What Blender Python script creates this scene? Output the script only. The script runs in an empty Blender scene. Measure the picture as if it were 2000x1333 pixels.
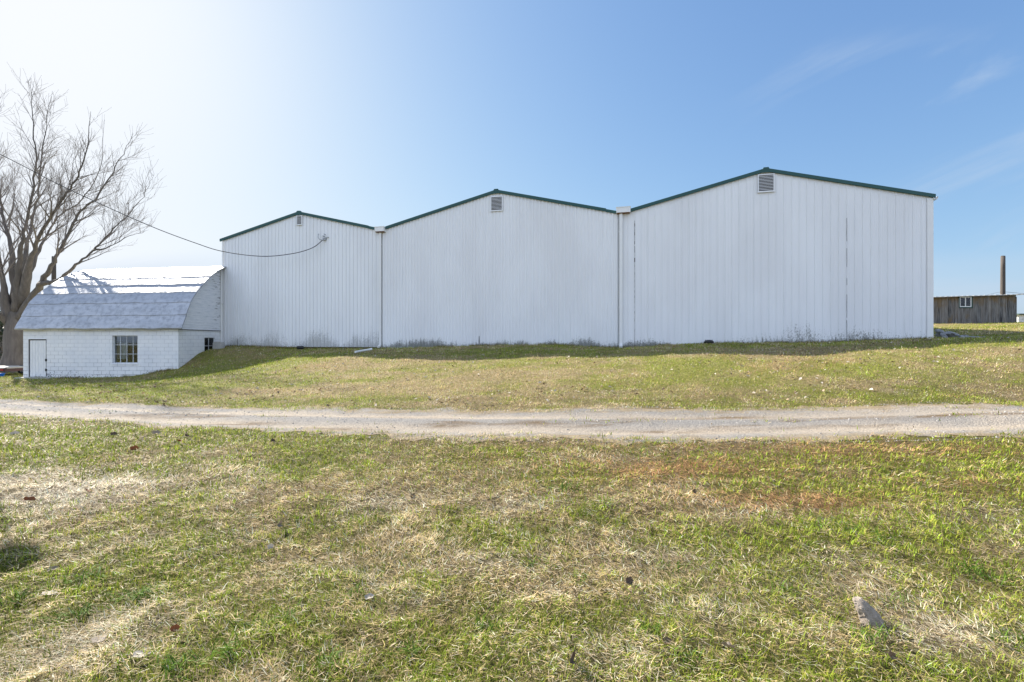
import bpy, math, random
import numpy as np
from mathutils import Vector

random.seed(7)
RNG = np.random.default_rng(11)
R = math.radians
SC = bpy.context.scene
COL = SC.collection

# ------------------------------------------------------------------ camera, sky, sun, exposure
EYE = 1.6
F = 889.0                      # focal length in pixels of a 2000 px wide picture (16 mm lens)
cam = bpy.data.cameras.new('camera')
cam.lens = 16.0
cam.sensor_width = 36.0
cam.clip_start = 0.05
cam.clip_end = 6000
cam_o = bpy.data.objects.new('camera', cam)
cam_o.location = (0, 0, EYE)
cam_o.rotation_euler = (R(90), 0, 0)
COL.objects.link(cam_o)
SC.camera = cam_o

SUN = Vector((-1.237, 1.0, 0.975)).normalized()
SUN_EL = math.asin(SUN.z)
SUN_AZ = math.atan2(SUN.x, SUN.y)          # from +Y towards +X

world = bpy.data.worlds.new('World')
SC.world = world
world.use_nodes = True
wt = world.node_tree
wt.nodes.clear()
w_out = wt.nodes.new('ShaderNodeOutputWorld')
w_bg = wt.nodes.new('ShaderNodeBackground')
w_bg.inputs['Strength'].default_value = 0.13
sky = wt.nodes.new('ShaderNodeTexSky')
sky.sky_type = 'NISHITA'
sky.sun_disc = False
sky.sun_elevation = SUN_EL
sky.sun_rotation = SUN_AZ
sky.altitude = 250
sky.air_density = 1.0
sky.dust_density = 1.6
sky.ozone_density = 2.0
# thin high cloud: streaky noise on the sky dome
w_tc = wt.nodes.new('ShaderNodeTexCoord')
w_sep = wt.nodes.new('ShaderNodeSeparateXYZ')
wt.links.new(w_tc.outputs['Generated'], w_sep.inputs[0])
def wmath(op, a, b=None, clamp=False):
    n = wt.nodes.new('ShaderNodeMath'); n.operation = op; n.use_clamp = clamp
    for i, v in enumerate((a, b)):
        if v is None: continue
        if isinstance(v, (int, float)): n.inputs[i].default_value = v
        else: wt.links.new(v, n.inputs[i])
    return n.outputs[0]
def wrange(v, a, b, lo=0.0, hi=1.0):
    n = wt.nodes.new('ShaderNodeMapRange'); n.interpolation_type = 'SMOOTHSTEP'
    wt.links.new(v, n.inputs['Value'])
    for k, q in (('From Min', a), ('From Max', b), ('To Min', lo), ('To Max', hi)): n.inputs[k].default_value = q
    return n.outputs[0]
def wnoise(vec, scale, detail, rough, dist, rot=0.0, stretch=(1, 1, 1), loc=(0, 0, 0)):
    m0 = wt.nodes.new('ShaderNodeMapping'); wt.links.new(vec, m0.inputs[0])
    m0.inputs['Rotation'].default_value = (0, 0, rot)
    m = wt.nodes.new('ShaderNodeMapping'); wt.links.new(m0.outputs[0], m.inputs[0]); m.inputs['Scale'].default_value = stretch; m.inputs['Location'].default_value = loc
    n = wt.nodes.new('ShaderNodeTexNoise'); wt.links.new(m.outputs[0], n.inputs['Vector'])
    for k, q in (('Scale', scale), ('Detail', detail), ('Roughness', rough), ('Distortion', dist)): n.inputs[k].default_value = q
    return n.outputs['Fac']
def wmixc(f, a, b):
    n = wt.nodes.new('ShaderNodeMix'); n.data_type = 'RGBA'
    wt.links.new(f, n.inputs['Factor']); wt.links.new(a, n.inputs['A'])
    n.inputs['B'].default_value = b
    return n.outputs['Result']
# the brightest part round the sun rolls off softly instead of clipping
w_s2 = wt.nodes.new('ShaderNodeSeparateColor')
wt.links.new(sky.outputs[0], w_s2.inputs[0])
w_c2 = wt.nodes.new('ShaderNodeCombineColor')
for ch, (gain, top) in enumerate(((0.56, 2.56), (0.74, 2.64), (1.08, 2.78))):
    e_ = wmath('POWER', 2.718281828, wmath('MULTIPLY', w_s2.outputs[ch], -gain / top))
    wt.links.new(wmath('MULTIPLY', wmath('SUBTRACT', 1.0, e_), top), w_c2.inputs[ch])
# faint slanting wisps of high cloud in the clear part of the sky
dx, dy, dz = w_sep.outputs
yy = wmath('MAXIMUM', dy, 0.05)
w_ae = wt.nodes.new('ShaderNodeCombineXYZ')
wt.links.new(wmath('DIVIDE', dx, yy), w_ae.inputs[0]); wt.links.new(wmath('DIVIDE', dz, yy), w_ae.inputs[1])
wisp = wnoise(w_ae.outputs[0], 1.6, 6, 0.55, 0.7, R(-27), (0.75, 4.2, 1), (1.35, 1.9, 0))
wisp = wmath('MULTIPLY', wrange(wisp, 0.50, 0.80), wrange(wmath('DIVIDE', dx, yy), 0.40, 0.85, 0.0, 0.6))
wisp = wmath('MULTIPLY', wisp, wrange(wmath('DIVIDE', dz, yy), 0.72, 0.56))
low = wnoise(w_ae.outputs[0], 1.4, 5, 0.5, 0.3, R(-6), (0.8, 5.5, 1), (2.2, 0.1, 0))
low = wmath('MULTIPLY', wrange(low, 0.34, 0.6, 0, 0.75), wrange(wmath('DIVIDE', dz, yy), 0.22, 0.10))
front = wmixc(wmath('MAXIMUM', wisp, low), w_c2.outputs[0], (1.55, 1.85, 2.25, 1))
# bright cloud added to the unseen sky behind the camera to light the shaded walls
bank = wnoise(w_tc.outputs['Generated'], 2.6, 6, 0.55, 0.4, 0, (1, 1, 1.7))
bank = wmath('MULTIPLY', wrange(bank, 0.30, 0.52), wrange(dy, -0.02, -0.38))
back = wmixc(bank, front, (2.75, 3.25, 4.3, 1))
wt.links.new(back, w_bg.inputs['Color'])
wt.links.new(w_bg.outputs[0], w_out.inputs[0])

sun_l = bpy.data.lights.new('sun', 'SUN')
sun_l.energy = 5.0
sun_l.angle = R(0.5)
sun_l.color = (1.0, 0.94, 0.85)
sun_o = bpy.data.objects.new('sun', sun_l)
sun_o.rotation_euler = SUN.to_track_quat('Z', 'Y').to_euler()
sun_o.location = (-30, 30, 40)
COL.objects.link(sun_o)

SC.view_settings.view_transform = 'Standard'
SC.view_settings.look = 'None'
SC.view_settings.gamma = 1.0
SC.view_settings.exposure = 1.52

# ------------------------------------------------------------------ helpers
def at(px, py, Y):
    """real place of a thing measured in the photograph, given how far away it stands"""
    return Vector(((px - 1000) / F * Y, Y, EYE + (667 - py) / F * Y))

def tag(o, label=None, cat=None, group=None, kind=None):
    if label: o['label'] = label
    if cat: o['category'] = cat
    if group: o['group'] = group
    if kind: o['kind'] = kind
    return o

def thing(name, loc, label, cat, group=None):
    o = bpy.data.objects.new(name, None)
    o.empty_display_size = 0.3
    o.location = loc
    COL.objects.link(o)
    return tag(o, label, cat, group)

def base_of(o):
    v = Vector((0, 0, 0))
    while o is not None:
        v += o.location
        o = o.parent
    return v

class MB:
    def __init__(self):
        self.v = []; self.f = []; self.m = []
    def face(self, pts, m=0):
        i = len(self.v)
        self.v.extend([tuple(p) for p in pts])
        self.f.append(tuple(range(i, i + len(pts)))); self.m.append(m)
    def hexa(self, c, m=0):
        """eight corners: 0-3 bottom ring, 4-7 top ring"""
        i = len(self.v)
        self.v.extend([tuple(p) for p in c])
        for q in ((0, 3, 2, 1), (4, 5, 6, 7), (0, 1, 5, 4), (1, 2, 6, 5), (2, 3, 7, 6), (3, 0, 4, 7)):
            self.f.append(tuple(i + k for k in q)); self.m.append(m)
    def box(self, x0, x1, y0, y1, z0, z1, m=0):
        self.hexa([(x0, y0, z0), (x1, y0, z0), (x1, y1, z0), (x0, y1, z0),
                   (x0, y0, z1), (x1, y0, z1), (x1, y1, z1), (x0, y1, z1)], m)
    def tube(self, pts, rad, n=8, cap=True, m=0):
        pts = [Vector(p) for p in pts]
        if isinstance(rad, (int, float)): rad = [rad] * len(pts)
        rings = []
        prev = None
        for k, p in enumerate(pts):
            a = pts[max(k - 1, 0)]; b = pts[min(k + 1, len(pts) - 1)]
            t = (b - a)
            if t.length < 1e-9: t = Vector((0, 0, 1))
            t.normalize()
            if prev is None:
                ref = Vector((1, 0, 0)) if abs(t.x) < 0.8 else Vector((0, 1, 0))
                u = t.cross(ref).normalized()
            else:
                u = (prev - t * prev.dot(t))
                if u.length < 1e-6: u = t.orthogonal()
                u.normalize()
            prev = u
            w = t.cross(u)
            i0 = len(self.v)
            for j in range(n):
                an = 2 * math.pi * j / n
                q = p + (u * math.cos(an) + w * math.sin(an)) * rad[k]
                self.v.append(tuple(q))
            rings.append(i0)
        for a, b in zip(rings, rings[1:]):
            for j in range(n):
                self.f.append((a + j, a + (j + 1) % n, b + (j + 1) % n, b + j)); self.m.append(m)
        if cap:
            self.f.append(tuple(rings[0] + j for j in reversed(range(n)))); self.m.append(m)
            self.f.append(tuple(rings[-1] + j for j in range(n))); self.m.append(m)
    def build(self, name, mats, parent=None, smooth=False, recalc=False):
        me = bpy.data.meshes.new(name)
        o = bpy.data.objects.new(name, me)
        off = base_of(parent) if parent is not None else Vector((0, 0, 0))
        vs = [(x - off.x, y - off.y, z - off.z) for x, y, z in self.v]
        me.from_pydata(vs, [], self.f)
        if not isinstance(mats, (list, tuple)): mats = [mats]
        for mt in mats: me.materials.append(mt)
        if len(mats) > 1:
            me.polygons.foreach_set('material_index', self.m)
        if smooth:
            me.polygons.foreach_set('use_smooth', [True] * len(me.polygons))
        if recalc:
            import bmesh
            bm = bmesh.new(); bm.from_mesh(me)
            bmesh.ops.remove_doubles(bm, verts=bm.verts, dist=1e-5)
            bmesh.ops.recalc_face_normals(bm, faces=bm.faces)
            bm.to_mesh(me); bm.free()
        me.update()
        COL.objects.link(o)
        if parent is not None: o.parent = parent
        return o

def np_mesh(name, verts, quads=None, tris=None, cols=None, mat=None, smooth=False):
    """big mesh straight from arrays; cols is one colour per vertex"""
    me = bpy.data.meshes.new(name)
    nq = 0 if quads is None else len(quads)
    nt_ = 0 if tris is None else len(tris)
    me.vertices.add(len(verts))
    me.vertices.foreach_set('co', np.ascontiguousarray(verts, dtype=np.float32).ravel())
    loops = []
    if nq: loops.append(quads.ravel())
    if nt_: loops.append(tris.ravel())
    loops = np.concatenate(loops).astype(np.int32)
    me.loops.add(len(loops))
    me.loops.foreach_set('vertex_index', loops)
    me.polygons.add(nq + nt_)
    st = np.concatenate([np.arange(nq) * 4, nq * 4 + np.arange(nt_) * 3]).astype(np.int32)
    me.polygons.foreach_set('loop_start', st)
    if smooth:
        me.polygons.foreach_set('use_smooth', np.ones(nq + nt_, dtype=bool))
    me.update(calc_edges=True)
    if cols is not None:
        at_ = me.color_attributes.new('tint', 'FLOAT_COLOR', 'POINT')
        c4 = np.ones((len(verts), 4), dtype=np.float32); c4[:, :3] = cols
        at_.data.foreach_set('color', c4.ravel())
    if mat: me.materials.append(mat)
    o = bpy.data.objects.new(name, me)
    COL.objects.link(o)
    return o

def hash2(ix, iy, seed):
    h = (ix.astype(np.int64) * 374761393 + iy.astype(np.int64) * 668265263 + seed * 974634213) & 0x7fffffff
    h = ((h ^ (h >> 13)) * 1274126177) & 0x7fffffff
    h = (h ^ (h >> 16)) & 0xffff
    return h / 65535.0

def vnoise(x, y, seed=0):
    x = np.asarray(x, dtype=float); y = np.asarray(y, dtype=float)
    ix = np.floor(x).astype(np.int64); iy = np.floor(y).astype(np.int64)
    fx = x - ix; fy = y - iy
    fx = fx * fx * (3 - 2 * fx); fy = fy * fy * (3 - 2 * fy)
    a = hash2(ix, iy, seed); b = hash2(ix + 1, iy, seed)
    c = hash2(ix, iy + 1, seed); d = hash2(ix + 1, iy + 1, seed)
    return (a * (1 - fx) + b * fx) * (1 - fy) + (c * (1 - fx) + d * fx) * fy

def fbm(x, y, seed=0, oct=4, gain=0.5):
    s = 0; a = 1; t = 0
    for k in range(oct):
        s = s + a * vnoise(x * 2 ** k + 17.3 * k, y * 2 ** k - 9.1 * k, seed + k); t += a; a *= gain
    return s / t

def sstep(a, b, x):
    t = np.clip((x - a) / (b - a), 0, 1)
    return t * t * (3 - 2 * t)

# ------------------------------------------------------------------ materials
class NT:
    def __init__(self, name):
        self.m = bpy.data.materials.new(name)
        self.m.use_nodes = True
        self.t = self.m.node_tree
        self.b = self.t.nodes['Principled BSDF']
    def set(self, sock, v, node=None):
        s = (node or self.b).inputs[sock]
        if hasattr(v, 'is_linked') or isinstance(v, bpy.types.NodeSocket): self.t.links.new(v, s)
        else:
            if isinstance(v, tuple) and len(v) == 3 and s.type == 'RGBA': v = (*v, 1)
            s.default_value = v
    def n(self, typ, out=0, **kw):
        nd = self.t.nodes.new('ShaderNode' + typ)
        ins = kw.pop('ins', {})
        for k, v in kw.items(): setattr(nd, k, v)
        for k, v in ins.items(): self.set(k, v, nd)
        return nd.outputs[out]
    def math(self, op, a, b=0.0, clamp=False):
        return self.n('Math', operation=op, use_clamp=clamp, ins={0: a, 1: b})
    def obj(self):
        return self.n('TexCoord', 'Object')
    def pos(self):
        return self.n('NewGeometry', 'Position')
    def map(self, vec, scale=(1, 1, 1), loc=(0, 0, 0), rot=(0, 0, 0)):
        return self.n('Mapping', ins={'Vector': vec, 'Scale': scale, 'Location': loc, 'Rotation': rot})
    def noise(self, vec, scale, detail=4, rough=0.55, dist=0.0):
        return self.n('TexNoise', 'Fac', ins={'Vector': vec, 'Scale': scale, 'Detail': detail, 'Roughness': rough, 'Distortion': dist})
    def ramp(self, v, a, b, lo=0.0, hi=1.0, smooth=True):
        return self.n('MapRange', interpolation_type='SMOOTHSTEP' if smooth else 'LINEAR',
                      ins={'Value': v, 'From Min': a, 'From Max': b, 'To Min': lo, 'To Max': hi})
    def mix(self, f, a, b, blend='MIX'):
        return self.n('Mix', 2, data_type='RGBA', blend_type=blend, ins={'Factor': f, 6: a, 7: b})
    def bump(self, h, strength=0.3, dist=0.02):
        self.t.links.new(self.n('Bump', ins={'Height': h, 'Strength': strength, 'Distance': dist}), self.b.inputs['Normal'])
    def sep(self, v):
        nd = self.t.nodes.new('ShaderNodeSeparateXYZ'); self.t.links.new(v, nd.inputs[0]); return nd.outputs
    def comb(self, x, y, z):
        return self.n('CombineXYZ', ins={0: x, 1: y, 2: z})

def c4(*c): return (*c, 1.0)

def simple(name, col, rough=0.7, metal=0.0, var=0.25, scale=6.0, bump=0.0):
    k = NT(name)
    v = k.obj()
    n = k.noise(v, scale, 5)
    dark = tuple(x * (1 - var) for x in col); lite = tuple(min(1, x * (1 + var)) for x in col)
    k.set('Base Color', k.mix(n, c4(*dark), c4(*lite)))
    k.set('Roughness', rough); k.set('Metallic', metal)
    if bump: k.bump(k.noise(v, scale * 5, 4), bump, 0.01)
    return k.m

def siding(name, reach, strength, seed, right_boost=None):
    """painted steel sheet with mildew climbing from the bottom edge"""
    k = NT(name)
    v = k.obj(); s = k.sep(v)
    base = c4(0.79, 0.80, 0.805)
    broad = k.noise(k.map(v, (0.5, 0.5, 0.18), (seed, 0, 0)), 1.0, 3)
    col = k.mix(k.ramp(broad, 0.35, 0.7), base, c4(0.735, 0.74, 0.745))
    drip = k.noise(k.map(v, (9, 9, 0.25), (seed * 2, 0, 0)), 1.0, 3)
    col = k.mix(k.ramp(drip, 0.55, 0.8, 0, 0.35), col, c4(0.62, 0.64, 0.65))
    # mildew
    st = k.noise(k.map(v, (11, 11, 1.3), (seed, 3, 0)), 1.0, 5, 0.68)
    fi = k.noise(k.map(v, (34, 34, 16), (seed, 0, 1)), 1.0, 4, 0.75)
    patch = k.noise(k.map(v, (0.55, 0.55, 0.3), (seed * 3, 0, 0)), 1.0, 2)
    up = k.math('DIVIDE', k.math('SUBTRACT', s[2], 0.12), reach)                        # 0 at the bottom edge, 1 at reach
    if right_boost:
        up = k.math('DIVIDE', up, k.ramp(s[0], right_boost[0], right_boost[1], 0.75, right_boost[2]))
    val = k.math('ADD', k.math('MULTIPLY', st, 0.7), k.math('MULTIPLY', fi, 1.1))
    val = k.math('ADD', val, k.math('MULTIPLY', patch, 1.0))
    val = k.math('SUBTRACT', val, k.math('MULTIPLY', up, 0.55))
    g = k.ramp(val, 1.10, 1.36, 0, strength)
    g = k.math('MULTIPLY', g, k.ramp(s[2], 0.02, 0.14, 0.35, 1.0))
    col = k.mix(g, col, c4(0.115, 0.12, 0.10))
    k.set('Base Color', col)
    k.set('Roughness', k.ramp(broad, 0.2, 0.8, 0.38, 0.55))
    k.set('Specular IOR Level', 0.4)
    k.bump(k.noise(k.map(v, (1.2, 1.2, 0.5)), 1.6, 3), 0.25, 0.02)
    return k.m

M = {}
M['siding_a'] = siding('white_sheet_siding', 1.3, 0.5, 1.7)
M['siding_b'] = siding('white_ribbed_siding', 0.55, 0.85, 4.1)
M['siding_c'] = siding('white_wide_rib_siding', 0.62, 0.9, 7.9, (25.0, 33.0, 2.3))
M['trim_green'] = simple('green_painted_trim', (0.005, 0.062, 0.056), 0.5, var=0.15, scale=2)
M['white_trim'] = simple('white_painted_trim', (0.76, 0.76, 0.74), 0.45, var=0.06, scale=3)
M['vent_white'] = simple('white_louver', (0.72, 0.73, 0.74), 0.5, var=0.08)
M['dark_void'] = simple('dark_gap', (0.012, 0.012, 0.013), 0.9, var=0.2)
M['sealant'] = simple('black_sealant', (0.018, 0.018, 0.018), 0.8, var=0.4, scale=20)
M['black_rubber'] = simple('black_plastic', (0.012, 0.012, 0.013), 0.5, var=0.3)
M['wire'] = simple('cable_sheath', (0.018, 0.02, 0.024), 0.6, var=0.1)
M['steel'] = simple('galvanised_steel', (0.42, 0.44, 0.46), 0.4, 0.6, var=0.2)
M['rust'] = simple('rusty_steel', (0.17, 0.075, 0.03), 0.85, var=0.5, scale=14)
M['concrete'] = simple('concrete', (0.40, 0.39, 0.37), 0.9, var=0.3, scale=9, bump=0.4)

def wood_pole():
    k = NT('weathered_pole_wood')
    v = k.obj()
    n = k.noise(k.map(v, (22, 22, 0.8)), 1.0, 5, 0.6)
    k.set('Base Color', k.mix(n, c4(0.018, 0.015, 0.013), c4(0.12, 0.10, 0.085)))
    k.set('Roughness', 0.9); k.bump(n, 0.6, 0.02)
    return k.m
M['pole'] = wood_pole()

def bark():
    k = NT('grey_bark')
    v = k.pos()
    n = k.noise(k.map(v, (7, 7, 1.1)), 1.0, 6, 0.65, 0.4)
    p = k.noise(v, 0.7, 3)
    c = k.mix(n, c4(0.03, 0.025, 0.022), c4(0.22, 0.19, 0.165))
    c = k.mix(k.ramp(p, 0.5, 0.7, 0, 0.6), c, c4(0.075, 0.068, 0.055))
    k.set('Base Color', c); k.set('Roughness', 0.9); k.bump(n, 0.8, 0.04)
    return k.m
M['bark'] = bark()
M['twig'] = simple('twig_bark', (0.19, 0.165, 0.15), 0.9, var=0.3, scale=1.0)

def blockwall():
    k = NT('white_painted_block')
    v = k.obj(); s = k.sep(v)
    uv = k.comb(k.math('ADD', s[0], s[1]), s[2], 0.0)
    br = k.t.nodes.new('ShaderNodeTexBrick')
    k.t.links.new(uv, br.inputs['Vector'])
    br.inputs['Scale'].default_value = 1.0
    br.inputs['Mortar Size'].default_value = 0.009
    br.inputs['Mortar Smooth'].default_value = 0.3
    br.inputs['Brick Width'].default_value = 0.405
    br.inputs['Row Height'].default_value = 0.203
    joint = br.outputs['Fac']
    broad = k.noise(v, 1.3, 5, 0.6)
    fine = k.noise(v, 14, 4, 0.6)
    col = k.mix(k.ramp(broad, 0.3, 0.75), c4(0.80, 0.80, 0.79), c4(0.70, 0.715, 0.73))
    low = k.ramp(s[2], 0.0, 1.6, 1.0, 0.45)
    jm = k.math('MULTIPLY', joint, k.math('MULTIPLY', k.ramp(k.noise(v, 2.2, 4), 0.33, 0.60, 0.25, 1.0), low))
    col = k.mix(k.math('MULTIPLY', jm, 0.9), col, c4(0.13, 0.135, 0.14))
    chip = k.math('SUBTRACT', k.math('ADD', k.math('MULTIPLY', broad, 0.5), fine), k.math('MULTIPLY', s[2], 0.45))
    col = k.mix(k.ramp(chip, 0.70, 0.80, 0, 0.9), col, c4(0.07, 0.07, 0.065))
    sm = k.noise(k.map(v, (2, 2, 5)), 1.0, 5, 0.7)
    col = k.mix(k.ramp(sm, 0.6, 0.8, 0, 0.4), col, c4(0.50, 0.52, 0.55))
    k.set('Base Color', col); k.set('Roughness', 0.75)
    h = k.math('SUBTRACT', k.math('MULTIPLY', k.noise(v, 60, 3), 0.25), joint)
    k.bump(h, 0.65, 0.008)
    return k.m
M['block'] = blockwall()

def barn_roof():
    k = NT('white_coated_roof_sheet')
    v = k.obj()
    a = k.noise(k.map(v, (0.9, 3.0, 3.0)), 1.0, 5, 0.6)
    b = k.noise(v, 5, 5, 0.65)
    col = k.mix(k.ramp(a, 0.3, 0.7), c4(0.48, 0.49, 0.51), c4(0.38, 0.395, 0.42))
    col = k.mix(k.ramp(b, 0.45, 0.72, 0, 0.75), col, c4(0.29, 0.305, 0.33))
    k.set('Base Color', col)
    k.set('Roughness', k.ramp(b, 0.3, 0.7, 0.5, 0.7))
    k.set('Metallic', 0.62)
    k.bump(k.noise(k.map(v, (2.5, 1.0, 1.0)), 1.4, 4), 0.5, 0.05)
    return k.m
M['barn_roof'] = barn_roof()

def peeling(name, dark_at):
    k = NT(name)
    v = k.obj(); s = k.sep(v)
    a = k.noise(k.map(v, (3, 1.6, 14)), 1.0, 6, 0.65)
    b = k.noise(k.map(v, (1.5, 0.9, 1.8)), 1.0, 3)
    side = k.ramp(s[1], dark_at[0], dark_at[1], 0.0, 0.13)
    up = k.ramp(s[2], 1.2, 3.6, -0.25, 1.0)
    m_ = k.math('ADD', k.math('ADD', k.math('MULTIPLY', a, 0.85), k.math('MULTIPLY', b, 0.35)), k.math('MULTIPLY', side, up))
    col = k.mix(k.ramp(a, 0.3, 0.7), c4(0.78, 0.785, 0.79), c4(0.62, 0.645, 0.665))
    col = k.mix(k.ramp(m_, 0.74, 0.84), col, c4(0.15, 0.145, 0.13))
    k.set('Base Color', col); k.set('Roughness', 0.75)
    k.bump(a, 0.4, 0.01)
    return k.m
M['clapboard'] = peeling('peeling_white_clapboard', (1.8, 3.6))

def door_paint():
    k = NT('chipped_white_door_paint')
    v = k.obj(); s = k.sep(v)
    a = k.noise(k.map(v, (14, 14, 3.0)), 1.0, 6, 0.7)
    low = k.ramp(s[2], 0.0, 0.8, 0.22, 0.0)
    col = k.mix(k.ramp(a, 0.35, 0.7), c4(0.79, 0.79, 0.78), c4(0.68, 0.69, 0.70))
    col = k.mix(k.ramp(k.math('ADD', a, low), 0.74, 0.82), col, c4(0.06, 0.055, 0.05))
    k.set('Base Color', col); k.set('Roughness', 0.7)
    return k.m
M['door'] = door_paint()

def glass(name, tint=(0.82, 0.86, 0.87)):
    k = NT(name)
    nt = k.t
    nt.nodes.remove(k.b)
    out = nt.nodes['Material Output']
    tr = nt.nodes.new('ShaderNodeBsdfTransparent'); tr.inputs[0].default_value = c4(*tint)
    gl = nt.nodes.new('ShaderNodeBsdfGlossy'); gl.inputs['Roughness'].default_value = 0.04
    gl.inputs['Color'].default_value = c4(0.9, 0.9, 0.9)
    fr = nt.nodes.new('ShaderNodeFresnel'); fr.inputs[0].default_value = 1.45
    mx = nt.nodes.new('ShaderNodeMixShader')
    nt.links.new(fr.outputs[0], mx.inputs[0]); nt.links.new(tr.outputs[0], mx.inputs[1]); nt.links.new(gl.outputs[0], mx.inputs[2])
    nt.links.new(mx.outputs[0], out.inputs[0])
    return k.m
M['glass'] = glass('window_glass')
M['steel_sash'] = simple('pale_steel_sash', (0.55, 0.57, 0.58), 0.6, var=0.2, scale=12)
M['interior'] = simple('dusty_interior', (0.035, 0.035, 0.036), 0.95, var=0.4, scale=3)
M['crate_wood'] = simple('dark_crate_wood', (0.13, 0.11, 0.095), 0.85, var=0.5, scale=7)

def shed_boards():
    k = NT('weathered_grey_boards')
    v = k.obj(); s = k.sep(v)
    idx = k.math('FLOOR', k.math('DIVIDE', s[0], 0.29))
    rnd = k.n('TexWhiteNoise', 'Value', noise_dimensions='1D', ins={'W': idx})
    grain = k.noise(k.map(v, (30, 30, 1.2)), 1.0, 6, 0.6)
    blot = k.noise(k.map(v, (1.2, 1.2, 0.9)), 1.0, 4, 0.6)
    col = k.mix(rnd, c4(0.022, 0.018, 0.015), c4(0.17, 0.142, 0.115))
    col = k.mix(k.ramp(grain, 0.35, 0.7, 0, 0.75), col, c4(0.27, 0.265, 0.255))
    col = k.mix(k.ramp(grain, 0.52, 0.3, 0, 0.7), col, c4(0.028, 0.025, 0.024))
    top = k.ramp(s[2], 1.1, 2.1, 0.0, 0.28)
    left = k.ramp(s[0], 5.0, -1.0, 0.0, 0.12)
    och = k.math('ADD', k.math('ADD', blot, top), left)
    col = k.mix(k.ramp(och, 0.60, 0.84, 0, 0.75), col, c4(0.16, 0.10, 0.038))
    k.set('Base Color', col); k.set('Roughness', 0.9); k.bump(grain, 0.5, 0.01)
    return k.m
M['shed'] = shed_boards()
M['shed_roof'] = simple('grey_tin_roof', (0.42, 0.41, 0.40), 0.5, 0.3, var=0.3, scale=4)
M['green_frame'] = simple('dark_green_frame', (0.01, 0.04, 0.03), 0.6, var=0.2)

def tint_mat(name, rough=0.8, trans=0.0, fine=None):
    """colour per blade / leaf from the mesh, part of the light passing through"""
    k = NT(name)
    nt = k.t
    a = k.n('VertexColor', 0, layer_name='tint')
    if fine:
        a = k.mix(k.ramp(k.noise(k.pos(), fine, 3), 0.3, 0.7), k.mix(1.0, a, c4(0.8, 0.8, 0.8), 'MULTIPLY'), a)
    k.set('Base Color', a); k.set('Roughness', rough); k.set('Specular IOR Level', 0.06)
    if trans:
        out = nt.nodes['Material Output']
        tl = nt.nodes.new('ShaderNodeBsdfTranslucent')
        nt.links.new(a, tl.inputs[0])
        mx = nt.nodes.new('ShaderNodeMixShader'); mx.inputs[0].default_value = trans
        nt.links.new(k.b.outputs[0], mx.inputs[1]); nt.links.new(tl.outputs[0], mx.inputs[2])
        nt.links.new(mx.outputs[0], out.inputs[0])
    return k.m
M['blade'] = tint_mat('grass_blade', 0.6, 0.28)
M['litter'] = tint_mat('dead_leaf_litter', 0.8, 0.15)
M['pebble'] = tint_mat('pebble_stone', 0.85)

def ground_mat():
    k = NT('lawn_thatch')
    v = k.pos()
    a = k.n('VertexColor', 0, layer_name='tint')
    f1 = k.noise(v, 9, 6, 0.7)
    f2 = k.noise(k.map(v, (60, 22, 40)), 1.0, 5, 0.7)
    c = k.mix(k.ramp(f1, 0.32, 0.68), k.mix(1.0, a, c4(0.55, 0.56, 0.5), 'MULTIPLY'), a)
    c = k.mix(k.ramp(f2, 0.55, 0.75, 0, 0.5), c, c4(0.36, 0.29, 0.18))
    c = k.mix(k.ramp(f2, 0.47, 0.3, 0, 0.7), c, c4(0.045, 0.042, 0.02))
    k.set('Base Color', c); k.set('Roughness', 0.95); k.set('Specular IOR Level', 0.1)
    k.bump(k.math('ADD', f1, f2), 0.9, 0.04)
    return k.m
M['ground'] = ground_mat()

def track_mat():
    k = NT('gravel_and_fines')
    v = k.pos()
    a = k.n('VertexColor', 0, layer_name='tint')
    st = k.t.nodes.new('ShaderNodeTexVoronoi'); st.inputs['Scale'].default_value = 38
    k.t.links.new(v, st.inputs['Vector'])
    st2 = k.t.nodes.new('ShaderNodeTexVoronoi'); st2.inputs['Scale'].default_value = 85
    k.t.links.new(v, st2.inputs['Vector'])
    g = k.t.nodes.new('ShaderNodeSeparateColor'); k.t.links.new(st.outputs['Color'], g.inputs[0])
    g2 = k.t.nodes.new('ShaderNodeSeparateColor'); k.t.links.new(st2.outputs['Color'], g2.inputs[0])
    lum = k.math('ADD', k.math('MULTIPLY', g.outputs[0], 0.5), k.math('MULTIPLY', g2.outputs[1], 0.5))
    c = k.mix(k.ramp(lum, 0.15, 0.85, smooth=False), k.mix(1.0, a, c4(0.72, 0.72, 0.73), 'MULTIPLY'), k.mix(1.0, a, c4(1.2, 1.2, 1.19), 'MULTIPLY'))
    n = k.noise(v, 3, 6, 0.7)
    c = k.mix(k.ramp(n, 0.55, 0.75, 0, 0.5), c, k.mix(1.0, a, c4(0.78, 0.72, 0.64), 'MULTIPLY'))
    k.set('Base Color', c); k.set('Roughness', 0.95); k.set('Specular IOR Level', 0.15)
    k.bump(k.math('ADD', k.math('MULTIPLY', st.outputs['Distance'], -1.0), n), 0.5, 0.02)
    return k.m
M['track'] = track_mat()

# ------------------------------------------------------------------ the main wall's line (used by the terrain too)
WL = math.sqrt(1 + 0.233 ** 2)
WD = Vector((1, -0.233, 0)) / WL            # along the wall, to the right
WN = Vector((-0.233, -1, 0)) / WL           # out of the wall, towards the drive
W0 = Vector((-17.17, 27.0, 0))
def wp(s, z, off=0.0):
    p = W0 + WD * s + WN * off
    return Vector((p.x, p.y, EYE + z))

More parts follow.
